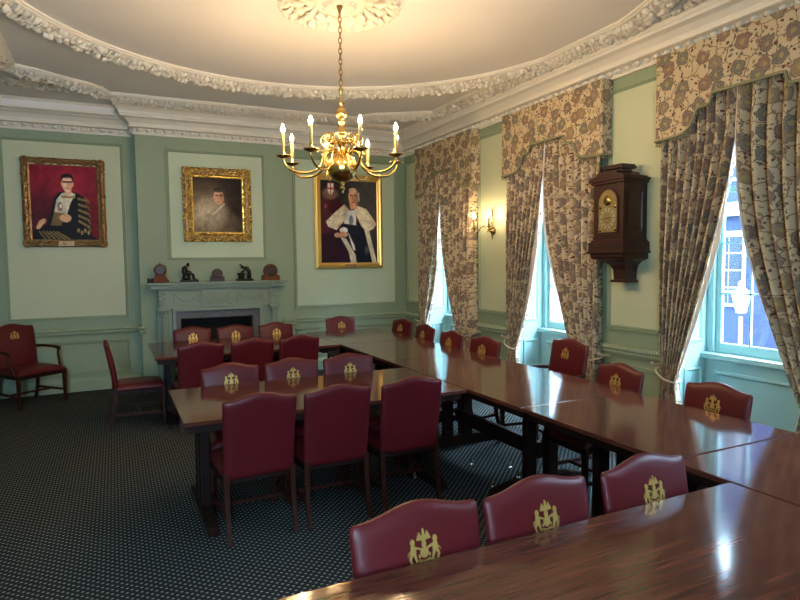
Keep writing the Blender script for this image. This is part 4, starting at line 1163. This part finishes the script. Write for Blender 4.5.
b = MB().lathe([(.045,-.006),(.045,-.010),(.0,-.011)], (X0-XW,0,2.215), 20, 'x')
for yy, zz in ((-.09,1.95),(.09,1.95),(-.09,2.16),(.09,2.16)): b.ball((X0-XW-.006,yy,zz),(.004,.018,.018),8,5)
link('spandrel', b, M['brass'], dl, smooth=True)
b = MB(); b.sweep([(XW-.25-XW,1.93),(XW-.06-XW,1.93),(XW-.06-XW,2.30),(XW-.25-XW,2.30)], [(0,0),(0,.008),(.012,.010),(.02,0)], fn=lambda a, z, h: (a, y0-yc-h, z)); link('side_panel', b, M['clockwood'], t)
b = MB()
prof = [(0,1.70),(.30,1.70),(.31,1.685),(.29,1.67),(.24,1.655),(.19,1.62),(.165,1.58),(.15,1.53),(.145,1.49),(0,1.49)]
vs = []
lv = [(.30,.20,1.70),(.31,.205,1.688),(.27,.175,1.675),(.21,.125,1.655),(.175,.09,1.625),(.155,.075,1.585),(.15,.07,1.52),(.15,.07,1.49)]
for dx, hy, z in lv: vs += [(-dx,-hy,z),(-dx,hy,z),(-.002,hy,z),(-.002,-hy,z)]
fs = [(0,1,2,3),(28,31,30,29)]
for i in range(len(lv)-1):
    for k in range(4): fs.append((i*4+k, i*4+(k+1)%4, (i+1)*4+(k+1)%4, (i+1)*4+k))
b.add(vs, fs); b.box(-.17,-.002,-.09,.09,1.465,1.49)
link('bracket', b, M['clockwood'], t)

# ------------------------------------------------------------------ outside
struct('ground', MB().box(XW+WT+.2, 40, -30, 45, -1.1, -1.0), M['road'])
t = thing('building', 'pale building with dark sash windows across the street outside', 'building', (17, 6, -1))
link('wall', MB().box(0, 2, -34, 8.4, 0, 9.6), M['stone'], t)
b = MB(); b.box(-.25, 0, -34, 8.4, 3.95, 4.35); b.box(-.2, 0, -34, 8.4, 9.5, 9.9); link('string_course', b, M['outwhite'], t)
for k in range(8):
    for z0 in (1.3, 5.1):
        y = -16.5 + 3.25*k
        fr = link('window', MB().box(-.06, 0, y-.75, y+.75, z0-.1, z0+2.2), M['outwhite'], t)
        g = MB()
        for i in range(3):
            for j in range(4): g.box(-.08, -.062, y-.65+.44*i, y-.65+.44*i+.40, z0+.52*j, z0+.52*j+.47)
        link('glazing', g, M['outdark'], fr)
tag(link('portico_column', MB().lathe([(.22,-1.0),(.22,-.8),(.17,-.75),(.16,3.2),(.20,3.3),(.24,3.4),(.24,3.6)], (7.4, 5.56, 0), 20), M['outwhite'], smooth=True), 'white round column outside beyond the left panes of the nearest window', 'column')
t = thing('street_lantern', 'white glazed street lantern on a bracket seen through the nearest window', 'street lamp', (8.8, 6.02, 1.05))
b = MB(); b.lathe([(.07,-.22),(.07,-.20),(.13,.05),(.135,.07)], (0,0,0), 6); link('lantern_glass', b, M['lampglass'], t)
b = MB(); b.lathe([(.15,.07),(.15,.09),(.08,.14),(.05,.18),(.05,.24),(.02,.28)], (0,0,0), 6); link('lantern_cap', b, M['outwhite'], t)
b = MB(); b.tube([(0,0,-.28),(0,0,-.5),(0,0,-2.0)], [.03,.03,.04], 8); b.tube([(0,0,.12),(0,.3,.10),(0,.62,.02)], .015, 6); link('post', b, M['outwhite'], t)

t = thing('bright_backdrop', 'pale backdrop building added outside to brighten the middle window panes', 'building', (16.8, 14.6, -1))  # made-up pale block, placed so the middle panes read bright white
link('wall', MB().box(0, 2, 0, 26, 0, 7.0), M['outwhite'], t)
for x, y in ((2.06,4.04),(2.13,3.78),(2.84,3.88),(2.76,3.67),(2.48,3.60),(2.60,4.08)):
    tag(link('castor_cup', MB().lathe([(.022,0),(.026,.004),(.012,.012),(.010,.022),(.017,.034),(.015,.038)], (x,y,.001), 14), M['chrome'], smooth=True), 'tiny pale castor cup on the dark carpet beneath the inner table edge', 'castor cup', 'castor cups on the carpet')

# ------------------------------------------------------------------ light
w = bpy.data.worlds.new('world'); bpy.context.scene.world = w; w.use_nodes = True
bg = w.node_tree.nodes['Background']; bg.inputs[0].default_value = (.58,.79,1.0,1); bg.inputs[1].default_value = 17.0
sc = bpy.context.scene
sc.view_settings.view_transform = 'Standard'; sc.view_settings.look = 'None'; sc.view_settings.gamma = 1; sc.view_settings.exposure = 2.22
sc.view_settings.use_curve_mapping = False
sc.cycles.max_bounces = 8; sc.cycles.diffuse_bounces = 5; sc.cycles.glossy_bounces = 4; sc.cycles.transparent_max_bounces = 12
sc.cycles.sample_clamp_indirect = 6; sc.cycles.caustics_reflective = False; sc.cycles.caustics_refractive = False
sc.cycles.use_denoising = True
